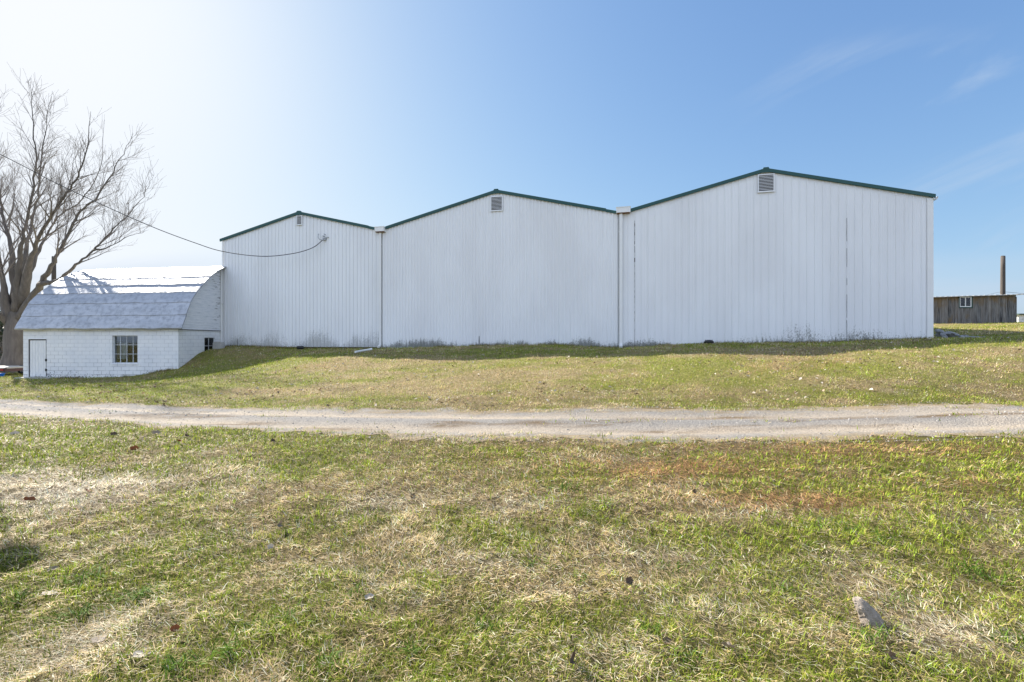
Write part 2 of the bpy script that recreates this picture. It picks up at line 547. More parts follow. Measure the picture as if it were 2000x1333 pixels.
# ------------------------------------------------------------------ terrain (heights relative to the eye)
PTS = [
    (0, -4, -1.6), (-8, -4, -1.6), (8, -4, -1.55), (0, 0, -1.6), (-6, 2, -1.6), (6, 2, -1.55), (-4, 5, -1.6), (4, 5, -1.58), (0, 7.3, -1.58),
    (-10, 9.0, -1.58), (8, 6.3, -1.42), (-12.5, 11.2, -1.58), (-6, 9.8, -1.58), (0, 8.7, -1.56), (5, 8.2, -1.5), (9.3, 8.0, -1.32),
    (0, 10.3, -1.54), (6, 10.0, -1.46), (10.8, 9.7, -1.28), (-8, 11.0, -1.58), (-14, 12.6, -1.6),
    (0, 13.7, -1.15), (0, 17.5, -0.70), (6, 16, -0.50), (12.7, 14.9, -0.27), (-8, 20, -0.66), (-5, 15, -1.2), (6, 13, -0.98), (11.5, 12.2, -0.72),
    (15.9, 14.15, -0.05), (14.5, 11.5, -0.72), (20, 12, -0.2), (20, 5, -1.0),
    # along the long wall
    (-17.2, 26.9, -0.40), (-12, 25.8, -0.41), (-7.1, 24.65, -0.42), (-2.6, 23.6, -0.27), (2.1, 22.5, -0.19), (5.27, 21.77, -0.35),
    (7.4, 21.3, -0.17), (9.6, 20.8, -0.11), (13.5, 19.85, -0.08), (17.5, 18.9, 0.07),
    # bank at the left end, barn yard
    (-17.2, 25.0, -0.72), (-17.2, 23.6, -1.42), (-19.5, 23.4, -1.84), (-22, 23.4, -1.91), (-25.5, 23.4, -1.94),
    (-14.1, 21.5, -1.55), (-12.65, 22.3, -1.15), (-10.9, 22, -0.82), (-12, 17, -1.45), (-18, 18, -1.76), (-25, 18, -1.78), (-18, 14, -1.62),
    (-30, 25, -1.98), (-30, 35, -2.0), (-45, 30, -2.0), (-45, 10, -1.8), (-65, 60, -2.0), (-65, 0, -1.8), (-25, 33, -1.9), (-25, 45, -1.6), (-30, 15, -1.75),
    # behind the building, rise on the right
    (0, 40, 0.3), (-10, 60, -0.4), (10, 60, 1.0), (20.3, 20, 0.1), (24, 18.5, 0.15), (26.4, 26, 0.55), (31, 30.5, 0.98), (36, 36, 1.38), (40, 36, 1.5), (33, 36, 1.36),
    (44, 42, 1.55), (55, 36, 1.7), (35, 20, 0.6), (60, 10, 0.3), (85, 72, 2.9), (60, 60, 1.9), (90, 20, 1.0),
]
P = np.array(PTS, dtype=float)
def _phi(r2):
    return 0.5 * r2 * np.log(np.maximum(r2, 1e-12))
_n = len(P)
_d2 = (P[:, None, 0] - P[None, :, 0]) ** 2 + (P[:, None, 1] - P[None, :, 1]) ** 2
_K = _phi(_d2) + np.eye(_n) * 0.25
_T = np.c_[np.ones(_n), P[:, :2]]
_A = np.block([[_K, _T], [_T.T, np.zeros((3, 3))]])
_w = np.linalg.solve(_A, np.r_[P[:, 2], 0, 0, 0])
def tps(x, y):
    x = np.clip(np.asarray(x, float), -65, 92); y = np.clip(np.asarray(y, float), -4, 75)
    out = _w[_n] + _w[_n + 1] * x + _w[_n + 2] * y
    for i in range(_n):
        out = out + _w[i] * _phi((x - P[i, 0]) ** 2 + (y - P[i, 1]) ** 2)
    return np.clip(out, -2.3, 3.4)

def axis(a, b, fine, lo, hi, grow=1.14):
    c = list(np.arange(a, b + 1e-6, fine))
    s = fine; x = a
    left = []
    while x > lo:
        s *= grow; x -= s; left.append(x)
    s = fine; x = c[-1]
    while x < hi:
        s *= grow; x += s; c.append(x)
    return np.array(left[::-1] + c)
GX = axis(-18, 18, 0.2, -1500, 1500)
GY = axis(-2, 26, 0.2, -300, 2000)
gx, gy = np.meshgrid(GX, GY)

# the drive: centre line and half widths by X
def track_mid(x):
    return np.interp(x, [-60, -30, -16, -12.5, -9, -6, -3, 0, 3, 6, 9, 12, 20, 60], [26, 16.5, 12.2, 11.1, 10.1, 9.45, 9.0, 8.75, 8.55, 8.35, 8.15, 7.95, 7.5, 6])
def track_half(x):
    return np.interp(x, [-16, -9, -6, -3, 0, 4, 8, 12], [.9, .92, 1.06, 1.22, 1.36, 1.38, 1.30, 1.28])
def lat(x, y):
    return (y - track_mid(x)) / track_half(x)
def smooth_lat(x, y):
    return (lat(x - .6, y) + lat(x + .6, y) + lat(x - 1.4, y) + lat(x + 1.4, y) + lat(x, y)) / 5

gz = tps(gx, gy)
lawn_bump = (fbm(gx / 1.7, gy / 1.7, 3, 3) - 0.5) * 0.10 + (fbm(gx / 0.6, gy / 0.6, 9, 2) - 0.5) * 0.05
lt = smooth_lat(gx, gy)
ontrack = 1 - sstep(0.8, 1.35, np.abs(lt))
near_build = sstep(0.0, 1.2, np.abs(gy - (23 - 0.233 * gx)))
gz = gz + lawn_bump * (1 - ontrack) * near_build
ruts = -0.035 * np.exp(-((np.abs(lt) - 0.5) / 0.2) ** 2) + 0.02 * np.exp(-(lt / 0.2) ** 2)
gz = gz + ruts * ontrack
gz = gz + EYE
def H(x, y):
    x = np.asarray(x, float); y = np.asarray(y, float)
    i = np.clip(np.searchsorted(GX, x) - 1, 0, len(GX) - 2); j = np.clip(np.searchsorted(GY, y) - 1, 0, len(GY) - 2)
    fx = (x - GX[i]) / (GX[i + 1] - GX[i]); fy = (y - GY[j]) / (GY[j + 1] - GY[j])
    return (gz[j, i] * (1 - fx) + gz[j, i + 1] * fx) * (1 - fy) + (gz[j + 1, i] * (1 - fx) + gz[j + 1, i + 1] * fx) * fy
def Hf(x, y): return float(H(x, y))

# what grows where: green share, straw share, rust-brown share, paleness
def gp(px, py, h=-1.6):
    Y = -h * F / (py - 667)
    return ((px - 1000) / F * Y, Y)
BLOBS = [  # px, py, radius x, radius y (metres), kind, amount
    (1330, 920, 1.5, .55, 'rust', .9), (1560, 985, .9, .35, 'rust', .75), (1700, 890, 2.2, .6, 'rust', .6), (1450, 880, 2.0, .3, 'rust', .35), (1880, 960, .9, .5, 'rust', .35),
    (90, 970, 1.3, .45, 'pale', 1.0), (230, 950, .7, .3, 'pale', .7), (30, 940, .8, .4, 'pale', .8), (230, 1230, .35, .22, 'pale', .8), (120, 1290, .4, .15, 'pale', .7), (330, 1200, .25, .1, 'pale', .5),
    (760, 985, .45, .3, 'pale', .7), (1020, 985, .5, .25, 'pale', .6), (1230, 900, .6, .3, 'pale', .5), (1500, 1010, .45, .25, 'pale', .55), (1300, 1090, .4, .22, 'pale', .5), (960, 1100, .35, .2, 'pale', .5),
    (1830, 1250, .5, .2, 'pale', .8), (1650, 1100, .4, .12, 'pale', .6), (1200, 1290, .4, .2, 'pale', .5), (1400, 1200, .3, .15, 'pale', .5), (1960, 1010, .5, .3, 'pale', .5), (1080, 1160, .2, .12, 'pale', .6),
    (200, 850, 3.5, .8, 'green', .9), (500, 870, 2.0, .5, 'green', .3), (1100, 930, .8, .5, 'green', .8), (900, 900, 1.2, .4, 'green', .5), (1650, 1030, .8, .35, 'green', .9), (1900, 1130, .6, .2, 'green', .8),
    (1480, 960, .5, .2, 'green', .5), (1040, 1100, .15, .1, 'green', .6), (1130, 1010, .25, .2, 'green', .6), (1920, 880, 1.4, .4, 'green', .5), (300, 1160, .25, .05, 'green', .8), (180, 1140, .22, .05, 'green', .8), (430, 1290, .3, .08, 'green', .7),
    (700, 880, 1.5, .25, 'green', .7), (1700, 1250, .2, .1, 'green', .8), (720, 1180, .2, .1, 'green', .5), (970, 1240, .12, .08, 'green', .8), (1310, 1110, .15, .1, 'green', .5)]
def cover(x, y):
    x = np.asarray(x, float); y = np.asarray(y, float)
    g = fbm(x / 0.8 + 5, y / 0.6, 21, 5, 0.72) * 0.72 + fbm(x / 6, y / 5, 31, 2) * 0.28
    g = 0.5 + (g - 0.5) * 1.35
    s = fbm(x / 0.5 + 3, y / 0.35, 41, 4, 0.7)
    rust = sstep(0.62, 0.85, fbm(x / 2.5, y / 1.7, 51, 3)) * 0.25
    pale = sstep(0.5, 0.8, s) * 0.45
    green = sstep(0.34, 0.60, g)
    for bx, by, rx, ry, kd, am in BLOBS:
        cx, cy = gp(bx, by)
        w = np.exp(-(((x - cx) / rx) ** 2 + ((y - cy) / ry) ** 2)) * am
        w = w * (0.35 + 1.3 * fbm(x / 0.3, y / 0.25, 71, 3, .7))
        if kd == 'rust': rust = np.maximum(rust, np.clip(w * 1.25, 0, 1)); green = green * (1 - 0.7 * np.clip(w, 0, 1))
        elif kd == 'pale': pale = np.maximum(pale, w); green = green * (1 - 0.85 * np.clip(w, 0, 1))
        else: green = np.maximum(green, w); pale = pale * (1 - 0.8 * np.clip(w, 0, 1)); rust = rust * (1 - .6 * np.clip(w, 0, 1))
    far = sstep(10.2, 12.0, y - 0.12 * np.maximum(-x, 0))
    green = green * (1 - far) + far * np.clip(0.05 + 0.95 * sstep(0.27, 0.70, g + (fbm(x / 3.2, y / 1.6, 37, 3) - .5) * .7), 0, 1)
    pale = pale * (1 - 0.5 * far)
    left = sstep(-6, -16, x) * sstep(8, 11, y)
    green = np.clip(green + left * 0.25, 0, 1)
    return np.clip(green, 0, 1), np.clip(pale, 0, 1), np.clip(rust, 0, 1)

G_GREEN = np.array((0.135, 0.225, 0.020)); G_OLIVE = np.array((0.35, 0.335, 0.05)); G_STRAW = np.array((0.55, 0.415, 0.215)); G_PALE = np.array((0.72, 0.60, 0.43)); G_RUST = np.array((0.46, 0.265, 0.125)); G_SOIL = np.array((0.12, 0.09, 0.055))
def ground_tint(x, y):
    g, p, r = cover(x, y)
    c = G_STRAW * 0.75 + 0 * g[..., None]
    c = c * (1 - g[..., None] * 0.75) + (G_OLIVE * 0.6 + G_GREEN * 0.4) * g[..., None] * 0.75
    c = c * (1 - p[..., None] * 0.8) + G_PALE * 0.8 * p[..., None] * 0.8
    c = c * (1 - r[..., None] * 0.7) + G_RUST * 0.8 * r[..., None] * 0.7
    return c
gv = np.stack([gx.ravel(), gy.ravel(), gz.ravel()], 1)
ny, nx = gx.shape
ii = np.arange(ny * nx).reshape(ny, nx)
quads = np.stack([ii[:-1, :-1].ravel(), ii[:-1, 1:].ravel(), ii[1:, 1:].ravel(), ii[1:, :-1].ravel()], 1)
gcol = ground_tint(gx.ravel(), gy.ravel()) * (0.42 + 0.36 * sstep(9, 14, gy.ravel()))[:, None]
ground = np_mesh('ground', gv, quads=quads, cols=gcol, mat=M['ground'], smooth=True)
tag(ground, kind='structure')

# gravel drive
TX = np.arange(-40, 34, 0.1)
tv_n = 41
vv = np.linspace(-1, 1, tv_n)
tx, tl = np.meshgrid(TX, vv, indexing='ij')
edge_far = 1.06 + (fbm(TX / 0.7, TX * 0 + 3, 5, 5, .65) - 0.5) * 0.8
edge_near = 1.06 + (fbm(TX / 0.6, TX * 0 + 8, 15, 5, .65) - 0.5) * 0.8
half = np.where(tl > 0, edge_far[:, None], edge_near[:, None]) * track_half(tx)
mids = (track_mid(TX - .6) + track_mid(TX + .6) + track_mid(TX - 1.4) + track_mid(TX + 1.4) + track_mid(TX)) / 5
ty = mids[:, None] + tl * half
tz = H(tx, ty) + 0.007
rel = np.abs(tl)
fine = np.exp(-((tl + 0.45) / 0.27) ** 2) + np.exp(-((tl - 0.42) / 0.24) ** 2)
fine = np.clip(fine * (0.35 + 1.1 * fbm(tx / 2.0, ty / 0.35, 25, 4)), 0, 1)
fine = np.maximum(fine, sstep(2, 9, tx) * 0.75 * sstep(.25, .55, fbm(tx / 1.5, ty / .5, 27, 3)))
T_GREY = np.array((0.175, 0.17, 0.162)); T_TAN = np.array((0.30, 0.255, 0.20)); T_DIRT = np.array((0.11, 0.075, 0.042))
tc = T_GREY * (1 - fine[..., None]) + T_TAN * fine[..., None]
dirt = sstep(0.58, 0.72, fbm(tx / 1.3, ty / 0.22, 35, 3)) * (np.exp(-(tl / 0.35) ** 2) + 0.5 * sstep(.75, 1, rel)) * 0.8
dirt = np.clip(dirt + 0.45 * sstep(.9, 1.0, rel) * sstep(.45, .65, fbm(tx / .7, ty / .3, 37, 3)), 0, 1)
for bx, by, rx, ry in ((1060, 824, .55, .20), (1190, 823, .6, .16), (1430, 817, .8, .20), (1850, 812, 1.2, .16), (1700, 840, .6, .16), (870, 826, .4, .14), (330, 806, 1.4, .16), (1600, 808, .8, .14), (460, 820, .8, .14), (650, 830, .8, .14), (1300, 838, .5, .1)):
    cx_, cy_ = gp(bx, by, -1.52 if bx < 1500 else -1.36)
    dirt = np.maximum(dirt, np.exp(-(((tx - cx_) / rx) ** 2 + ((ty - cy_) / ry) ** 2)) * sstep(.25, .5, fbm(tx / .4, ty / .1, 39, 3)))
tc = tc * (1 - dirt[..., None]) + T_DIRT * dirt[..., None]
na, nb = tx.shape
jj = np.arange(na * nb).reshape(na, nb)
tq = np.stack([jj[:-1, :-1].ravel(), jj[1:, :-1].ravel(), jj[1:, 1:].ravel(), jj[:-1, 1:].ravel()], 1)
rough_edge = sstep(.62, 1.0, rel + (fbm(tx / .5, ty / .12, 43, 4, .65) - .5) * .9)
tc = tc * (1 - .85 * rough_edge[..., None]) + np.array((.215, .165, .095)) * (.7 + .6 * fbm(tx / .2, ty / .08, 45, 2))[..., None] * .85 * rough_edge[..., None]
track = np_mesh('gravel_track', np.stack([tx.ravel(), ty.ravel(), tz.ravel()], 1), quads=tq, cols=tc.reshape(-1, 3), mat=M['track'], smooth=True)
tag(track, kind='structure')

# ------------------------------------------------------------------ main building
bld_base = Vector((W0.x, W0.y, EYE - 0.42))
bld = thing('metal_building', bld_base, 'long white ribbed metal building with three green-edged gables on the rise', 'building')
EAVE = {0: 6.00, 1: 6.03, 2: 6.12, 3: 6.03}
S = [0.0, 10.37, 23.04, 35.57]
PK = [(5.26, 7.26), (16.82, 7.62), (29.27, 7.64)]
DEPTH = 27.0
def roofline(g, s):
    s0, s1 = S[g], S[g + 1]; ps, pz = PK[g]
    if s <= ps: return EAVE[g] + (pz - EAVE[g]) * (s - s0) / (ps - s0)
    return pz + (EAVE[g + 1] - pz) * (s - ps) / (s1 - ps)
def profile(kind, s0, s1):
    out = []
    if kind == 'a':
        p = 0.2286; pat = [(0, -.012), (.04, -.012), (.05, 0), (.74, 0), (.79, .02), (.95, .02)]
    elif kind == 'b':
        p = 0.178; pat = [(0, -.004), (.05, -.004), (.06, 0), (.34, 0), (.46, .025), (.88, .025)]
    else:
        p = 0.3048; pat = [(0, 0), (.25, 0), (.285, .005), (.335, .005), (.37, 0), (.56, 0), (.595, .005), (.645, .005), (.68, 0), (.80, 0), (.84, .02), (.95, .02), (.98, -.002), (.995, -.002)]
    k = 0
    while s0 + k * p < s1:
        for a, o in pat:
            s = s0 + (k + a) * p
            if s < s1: out.append((s, o))
        k += 1
    out.append((s1, 0))
    return out
walls = []
for g, kind in enumerate('abc'):
    mb = MB()
    prof = profile(kind, S[g] + (0.0 if g == 0 else 0.004), S[g + 1])
    peak = PK[g][0]
    prof = sorted(prof + [(peak, 0.0)])
    zb = (-0.335, -0.40, -0.40)[g]
    for (sa, oa), (sb, ob) in zip(prof, prof[1:]):
        if sb - sa < 1e-5: continue
        mb.face([wp(sa, zb, oa), wp(sb, zb, ob), wp(sb, roofline(g, sb), ob), wp(sa, roofline(g, sa), oa)])
    w = mb.build('gable_wall', M['siding_' + kind], bld)
    walls.append(w)
# dark plinth under the sheets
mb = MB()
a, b = 0.05, 35.5
mb.hexa([wp(a, -0.9, -0.05), wp(b, -0.9, -0.05), wp(b, -0.9, -0.25), wp(a, -0.9, -0.25),
         wp(a, -0.25, -0.05), wp(b, -0.25, -0.05), wp(b, -0.25, -0.25), wp(a, -0.25, -0.25)])
mb.build('plinth', M['dark_void'], bld)
# end and rear walls
mb = MB()
for s in (0.012, 35.558):
    mb.face([wp(s, -0.9, -0.01), wp(s, EAVE[0 if s < 1 else 3], -0.01), wp(s, EAVE[0 if s < 1 else 3], -DEPTH), wp(s, -0.9, -DEPTH)])
for g in range(3):
    mb.face([wp(S[g], -1, -DEPTH), wp(S[g + 1], -1, -DEPTH), wp(S[g + 1], EAVE[g + 1], -DEPTH), wp(PK[g][0], PK[g][1], -DEPTH), wp(S[g], EAVE[g], -DEPTH)])
mb.build('side_wall', M['white_trim'], bld)
# roofs with green rake trim
for g in range(3):
    mb = MB()
    ps, pz = PK[g]
    pr = [(S[g], EAVE[g]), (ps, pz), (S[g + 1], EAVE[g + 1])]
    for (sa, za), (sb, zb) in zip(pr, pr[1:]):
        mb.hexa([wp(sa, za, .0), wp(sb, zb, .0), wp(sb, zb, -DEPTH - .1), wp(sa, za, -DEPTH - .1),
                 wp(sa, za + .06, .0), wp(sb, zb + .06, .0), wp(sb, zb + .06, -DEPTH - .1), wp(sa, za + .06, -DEPTH - .1)])
    roof = mb.build('roof', M['trim_green'], bld)
    mb = MB()
    ext0 = 0.12 if g == 0 else -0.28
    ext1 = 0.08 if g == 2 else -0.25
    sl0 = (pz - EAVE[g]) / (ps - S[g]); sl1 = (EAVE[g + 1] - pz) / (S[g + 1] - ps)
    pts = [(S[g] - ext0, EAVE[g] - sl0 * ext0), (ps, pz)]
    if g < 2:
        k = 0.75
        pts += [(S[g + 1] - k, EAVE[g + 1] - sl1 * k)]
    else:
        pts += [(S[g + 1] + ext1, EAVE[g + 1] + sl1 * ext1)]
    T, B = 0.07, -0.075
    for (sa, za), (sb, zb) in zip(pts, pts[1:]):
        mb.hexa([wp(sa, za + B, .095), wp(sb, zb + B, .095), wp(sb, zb + B, .022), wp(sa, za + B, .022),
                 wp(sa, za + T, .095), wp(sb, zb + T, .095), wp(sb, zb + T, -.05), wp(sa, za + T, -.05)])
    # little cap where the two trims meet
    mb.hexa([wp(ps - .22, pz + B - .06, .105), wp(ps + .22, pz + B - .06, .105), wp(ps + .22, pz + B - .06, .098), wp(ps - .22, pz + B - .06, .098),
             wp(ps - .10, pz + T + .03, .105), wp(ps + .10, pz + T + .03, .105), wp(ps + .10, pz + T + .03, -.04), wp(ps - .10, pz + T + .03, -.04)])
    if g < 2:
        k = 0.75
        sa, za = S[g + 1] - k + .004, EAVE[g + 1] - sl1 * k - .03
        sb, zb = S[g + 1] - 0.25, EAVE[g + 1] - sl1 * .25 - .03
        mb.hexa([wp(sa, za - .06, .075), wp(sb, zb - .06, .075), wp(sb, zb - .06, .022), wp(sa, za - .06, .022),
                 wp(sa, za + .07, .075), wp(sb, zb + .07, .075), wp(sb, zb + .07, -.05), wp(sa, za + .07, -.05)])
    mb.build('rake_trim', M['trim_green'], roof)
# louvre vents
def vent_parts(wall, s0, s1, z0, z1, n):
    """frame, slats and dark back in one louvre"""
    mb = MB()
    def bx(a0, a1, b0, b1, o0, o1, m):
        mb.hexa([wp(a0, b0, o1), wp(a1, b0, o1), wp(a1, b0, o0), wp(a0, b0, o0), wp(a0, b1, o1), wp(a1, b1, o1), wp(a1, b1, o0), wp(a0, b1, o0)], m)
    bx(s0, s1, z0, z1, .031, .034, 1)
    fr = .045
    bx(s0 - fr, s0, z0 - fr, z1 + fr, .021, .08, 0); bx(s1, s1 + fr, z0 - fr, z1 + fr, .021, .08, 0)
    bx(s0, s1, z0 - fr, z0, .021, .078, 0); bx(s0, s1, z1, z1 + fr, .021, .078, 0)
    p = (z1 - z0) / n
    for k in range(n):
        zb = z0 + k * p
        mb.hexa([wp(s0, zb, .075), wp(s1, zb, .075), wp(s1, zb + p * .30, .036), wp(s0, zb + p * .30, .036),
                 wp(s0, zb + p * .34, .075), wp(s1, zb + p * .34, .075), wp(s1, zb + p * .44, .036), wp(s0, zb + p * .44, .036)], 0)
    return mb.build('louver_vent', [M['vent_white'], M['dark_void']], wall)
vent_parts(walls[0], 5.14, 5.44, 6.60, 7.05, 7)
vent_parts(walls[1], 16.56, 17.12, 6.64, 7.31, 10)
vent_parts(walls[2], 28.98, 29.58, 6.68, 7.40, 11)
# gutter boxes and downspouts in the two valleys
def sbox(mb, s0, s1, z0, z1, o0, o1, m=0):
    mb.hexa([wp(s0, z0, o1), wp(s1, z0, o1), wp(s1, z0, o0), wp(s0, z0, o0), wp(s0, z1, o1), wp(s1, z1, o1), wp(s1, z1, o0), wp(s0, z1, o0)], m)
for (v_, w0, w1, zt, zb, pw, px0) in ((1, -.27, .26, 6.12, 5.86, .05, -.02), (2, -.27, .38, 6.33, 6.06, .075, -.06)):
    mb = MB()
    s = S[v_]
    sbox(mb, s + w0, s + w1, zb + .03, zt, .03, .25, 0)
    sbox(mb, s + w0 + .03, s + w1 - .03, zb, zb + .03, .035, .22, 1)
    sbox(mb, s + w0 - .015, s + w1 + .015, zt, zt + .025, .02, .265, 0)
    mb.build('gutter_box', [M['white_trim'], M['rust']], bld)
    mb = MB()
    c = s + px0
    bot = -0.22 if v_ == 1 else -0.16
    sbox(mb, c - pw, c + pw, bot, zb, .035, .035 + pw * 1.7)
    for z in (bot + .5, 1.6, 3.4, 5.2):
        sbox(mb, c - pw - .015, c + pw + .015, z, z + .04, .022, .04 + pw * 1.7)
    mb.hexa([wp(c - pw, bot - .16, .30), wp(c + pw, bot - .16, .30), wp(c + pw, bot - .02, .035), wp(c - pw, bot - .02, .035),
             wp(c - pw, bot - .06, .34), wp(c + pw, bot - .06, .34), wp(c + pw, bot - .003, .035 + pw * 1.7), wp(c - pw, bot - .003, .035 + pw * 1.7)])
    mb.build('downspout', M['white_trim'], bld)
    mb = MB()                     # dark strips by the pipe: valley seam, plus a painted line of shade
    sbox(mb, c - pw - .03, c - pw - .008, bot, zb - .05, .021, .024)
    if v_ == 1: sbox(mb, c + pw + .005, c + pw + .02, bot, zb - .05, .021, .024)
    mb.build('valley_seam_shade', M['sealant'], bld)
# pipe in the left corner, beside the barn
mb = MB()
mb.tube([wp(.02, -.25, .10), wp(.02, 2.6, .10), wp(.02, 4.2, .10)], .055, 10)
sbox(mb, -.05, .10, 2.2, 2.26, .022, .17)
mb.build('corner_pipe', M['white_trim'], bld)
# corner trims and right eave gutter
for s0, s1 in ((-.012, .10), (35.38, 35.60)):
    mb = MB()
    z1 = roofline(0 if s0 < 1 else 2, max(s0, 0) if s0 < 1 else 35.57) - .085
    sbox(mb, s0, s1, -.36 if s0 < 1 else -.08, z1, .0215, .034)
    mb.build('corner_trim', M['white_trim'], bld)
mb = MB()
pr = [(0, .12), (.03, .0), (.13, .0), (.17, .06), (.17, .13), (.155, .13), (.155, .07), (.12, .02), (.04, .02), (.015, .12)]
for (a0, z0), (a1, z1) in zip(pr, pr[1:] + pr[:1]):
    mb.face([wp(35.575 + a0, 5.86 + z0, .08), wp(35.575 + a1, 5.86 + z1, .08), wp(35.575 + a1, 5.86 + z1, -DEPTH), wp(35.575 + a0, 5.86 + z0, -DEPTH)])
mb.face([wp(35.575 + a0, 5.86 + z0, .08) for a0, z0 in pr])
mb.build('eave_gutter', M['white_trim'], bld)
# peeling black sealant along three sheet joints
def sealant(s, segs, w=.012, off=.031):
    for z0, z1 in segs:
        mb = MB()
        n = max(2, int((z1 - z0) / .12)); zz_ = np.linspace(z0, z1, n)
        for a, b in zip(zz_, zz_[1:]):
            ww = w * random.uniform(.35, 1.25)
            sbox(mb, s - ww + random.uniform(-.004, .004), s + ww, a, b, off - .03, off + .001 + random.uniform(0, .002))
        mb.build('seam_sealant', M['sealant'], bld)
sealant(23.62, [(4.6, 5.72), (4.2, 4.5), (3.75, 3.95)], .015)
sealant(23.62, [(-.3, 5.0)], .004)
sealant(32.45, [(4.3, 5.3), (3.2, 4.0), (2.4, 2.7), (1.0, 2.0), (-.05, .9)], .004)
sealant(1.1, [(-.25, .10)], .012)
sealant(15.9, [(-.30, .25)], .010)
# a torn, folded corner of sheet at the foot of the middle gable
mb = MB()
a = 19.6
mb.hexa([wp(a - .5, -.26, .16), wp(a + .05, -.22, .05), wp(a + .05, -.225, .04), wp(a - .5, -.265, .15),
         wp(a - .2, -.02, .10), wp(a + .22, .36, .03), wp(a + .22, .36, .022), wp(a - .2, -.02, .09)])
mb.hexa([wp(a - .25, -.26, .13), wp(a + .30, -.27, .04), wp(a + .30, -.28, .03), wp(a - .25, -.27, .12),
         wp(a + .18, .10, .10), wp(a + .26, .22, .03), wp(a + .26, .22, .024), wp(a + .18, .10, .09)])
mb.build('torn_sheet', M['siding_b'], bld)
# service bracket with insulators where the cable lands
mb = MB()
cs, cz = 6.98, 5.78
mb.tube([wp(cs - .33, cz + .12, .22), wp(cs - .35, cz - .02, .24), wp(cs - .28, cz - .13, .22), wp(cs - .12, cz - .17, .16), wp(cs, cz - .12, .08)], .022, 8)
mb.tube([wp(cs - .34, cz + .11, .22), wp(cs - .33, cz + .18, .22)], .035, 8)
mb.tube([wp(cs - .12, cz + .06, .02), wp(cs - .12, cz + .06, .15)], .035, 8)
mb.tube([wp(cs - .06, cz + .17, .02), wp(cs - .06, cz + .17, .12)], .028, 8)
mb.tube([wp(cs - .15, cz - .07, .05), wp(cs + .05, cz - .02, .05), wp(cs + .17, cz + .0, .02)], .028, 8)
sbox(mb, cs - .20, cs + .02, cz - .16, cz - .02, .02, .05)
mb.build('service_bracket', M['steel'], bld)

# overhead cable
def cable(name, pts, r, label):
    mb = MB(); mb.tube(pts, r, 6); o = mb.build(name, M['wire'], None, True)
    return tag(o, label, 'cable')
P1 = wp(6.9, 5.66, .12); P2 = at(-420, 95, 24.0)
ctrl = [(0, 302), (100, 354), (200, 401), (300, 445), (380, 475), (435, 492), (510, 501.5), (570, 496.5), (610, 485), (648, 465)]
pts = [P2]
for k, (x_, y_) in enumerate(ctrl[:-1]):
    t = (x_ + 420) / (648 + 420)
    pts.append(at(x_, y_, 24.0 + (P1.y - 24.0) * t))
pts.append(P1)
def catmull(p, n=6):
    p = [p[0] * 2 - p[1]] + list(p) + [p[-1] * 2 - p[-2]]
    out = []
    for i in range(1, len(p) - 2):
        for j in range(n):
            t = j / n
            out.append(0.5 * ((2 * p[i]) + (p[i + 1] - p[i - 1]) * t + (2 * p[i - 1] - 5 * p[i] + 4 * p[i + 1] - p[i + 2]) * t * t + (3 * p[i] - p[i - 1] - 3 * p[i + 1] + p[i + 2]) * t ** 3))
    out.append(p[-2]); return out
cable('overhead_cable', catmull(pts), 0.020, 'black sagging cable running from the left to the bracket on the small gable')

# ------------------------------------------------------------------ arched barn
BX0, BX1, BY0, BYR = -25.24, -17.23, 23.5, 27.6
barn_base = Vector((BX0, BY0, EYE - 1.94))
barn = thing('arched_barn', barn_base, 'low white block barn with a rounded roof, built against the small gable', 'barn')
def hole_wall(mb, u0, u1, z0, z1, holes, place, th):
    """slab in (u,z) with rectangular openings; place(u,z,t) gives the world point, t is depth into the wall"""
    us = sorted({u0, u1} | {h[0] for h in holes} | {h[1] for h in holes})
    zs = sorted({z0, z1} | {h[2] for h in holes} | {h[3] for h in holes})
    def solid(i, j):
        if i < 0 or j < 0 or i >= len(us) - 1 or j >= len(zs) - 1: return False
        cu, cz_ = (us[i] + us[i + 1]) / 2, (zs[j] + zs[j + 1]) / 2
        return not any(h[0] < cu < h[1] and h[2] < cz_ < h[3] for h in holes)
    for i in range(len(us) - 1):
        for j in range(len(zs) - 1):
            if not solid(i, j): continue
            a, b, c, d = us[i], us[i + 1], zs[j], zs[j + 1]
            mb.face([place(a, c, 0), place(b, c, 0), place(b, d, 0), place(a, d, 0)])
            mb.face([place(a, c, th), place(a, d, th), place(b, d, th), place(b, c, th)])
            if not solid(i - 1, j): mb.face([place(a, c, 0), place(a, d, 0), place(a, d, th), place(a, c, th)])
            if not solid(i + 1, j): mb.face([place(b, c, 0), place(b, c, th), place(b, d, th), place(b, d, 0)])
            if not solid(i, j - 1): mb.face([place(a, c, 0), place(a, c, th), place(b, c, th), place(b, c, 0)])
            if not solid(i, j + 1): mb.face([place(a, d, 0), place(b, d, 0), place(b, d, th), place(a, d, th)])
ZT = EYE + 0.60
fx = lambda px: (px - 1000) / F * BY0
fz = lambda py: EYE + (667 - py) / F * BY0
D0, D1, DZ0, DZ1 = fx(56), fx(90.5), fz(738), fz(663.5)
W0x, W1x, WZ0, WZ1 = fx(219), fx(268.5), fz(710.5), fz(656.5)
TH = 0.2
mb = MB()
hole_wall(mb, BX0, BX1, EYE - 2.3, ZT, [(D0, D1, DZ0, DZ1), (W0x, W1x, WZ0, WZ1)], lambda u, z, t: (u, BY0 + t, z), TH)
SW0, SW1, SZ0, SZ1 = 25.50, 26.42, EYE - 0.75, EYE + 0.205       # window in the right end
LW0, LW1, LZ0, LZ1 = 28.3, 30.2, EYE - 0.85, EYE - 0.02          # opening in the far (left) end
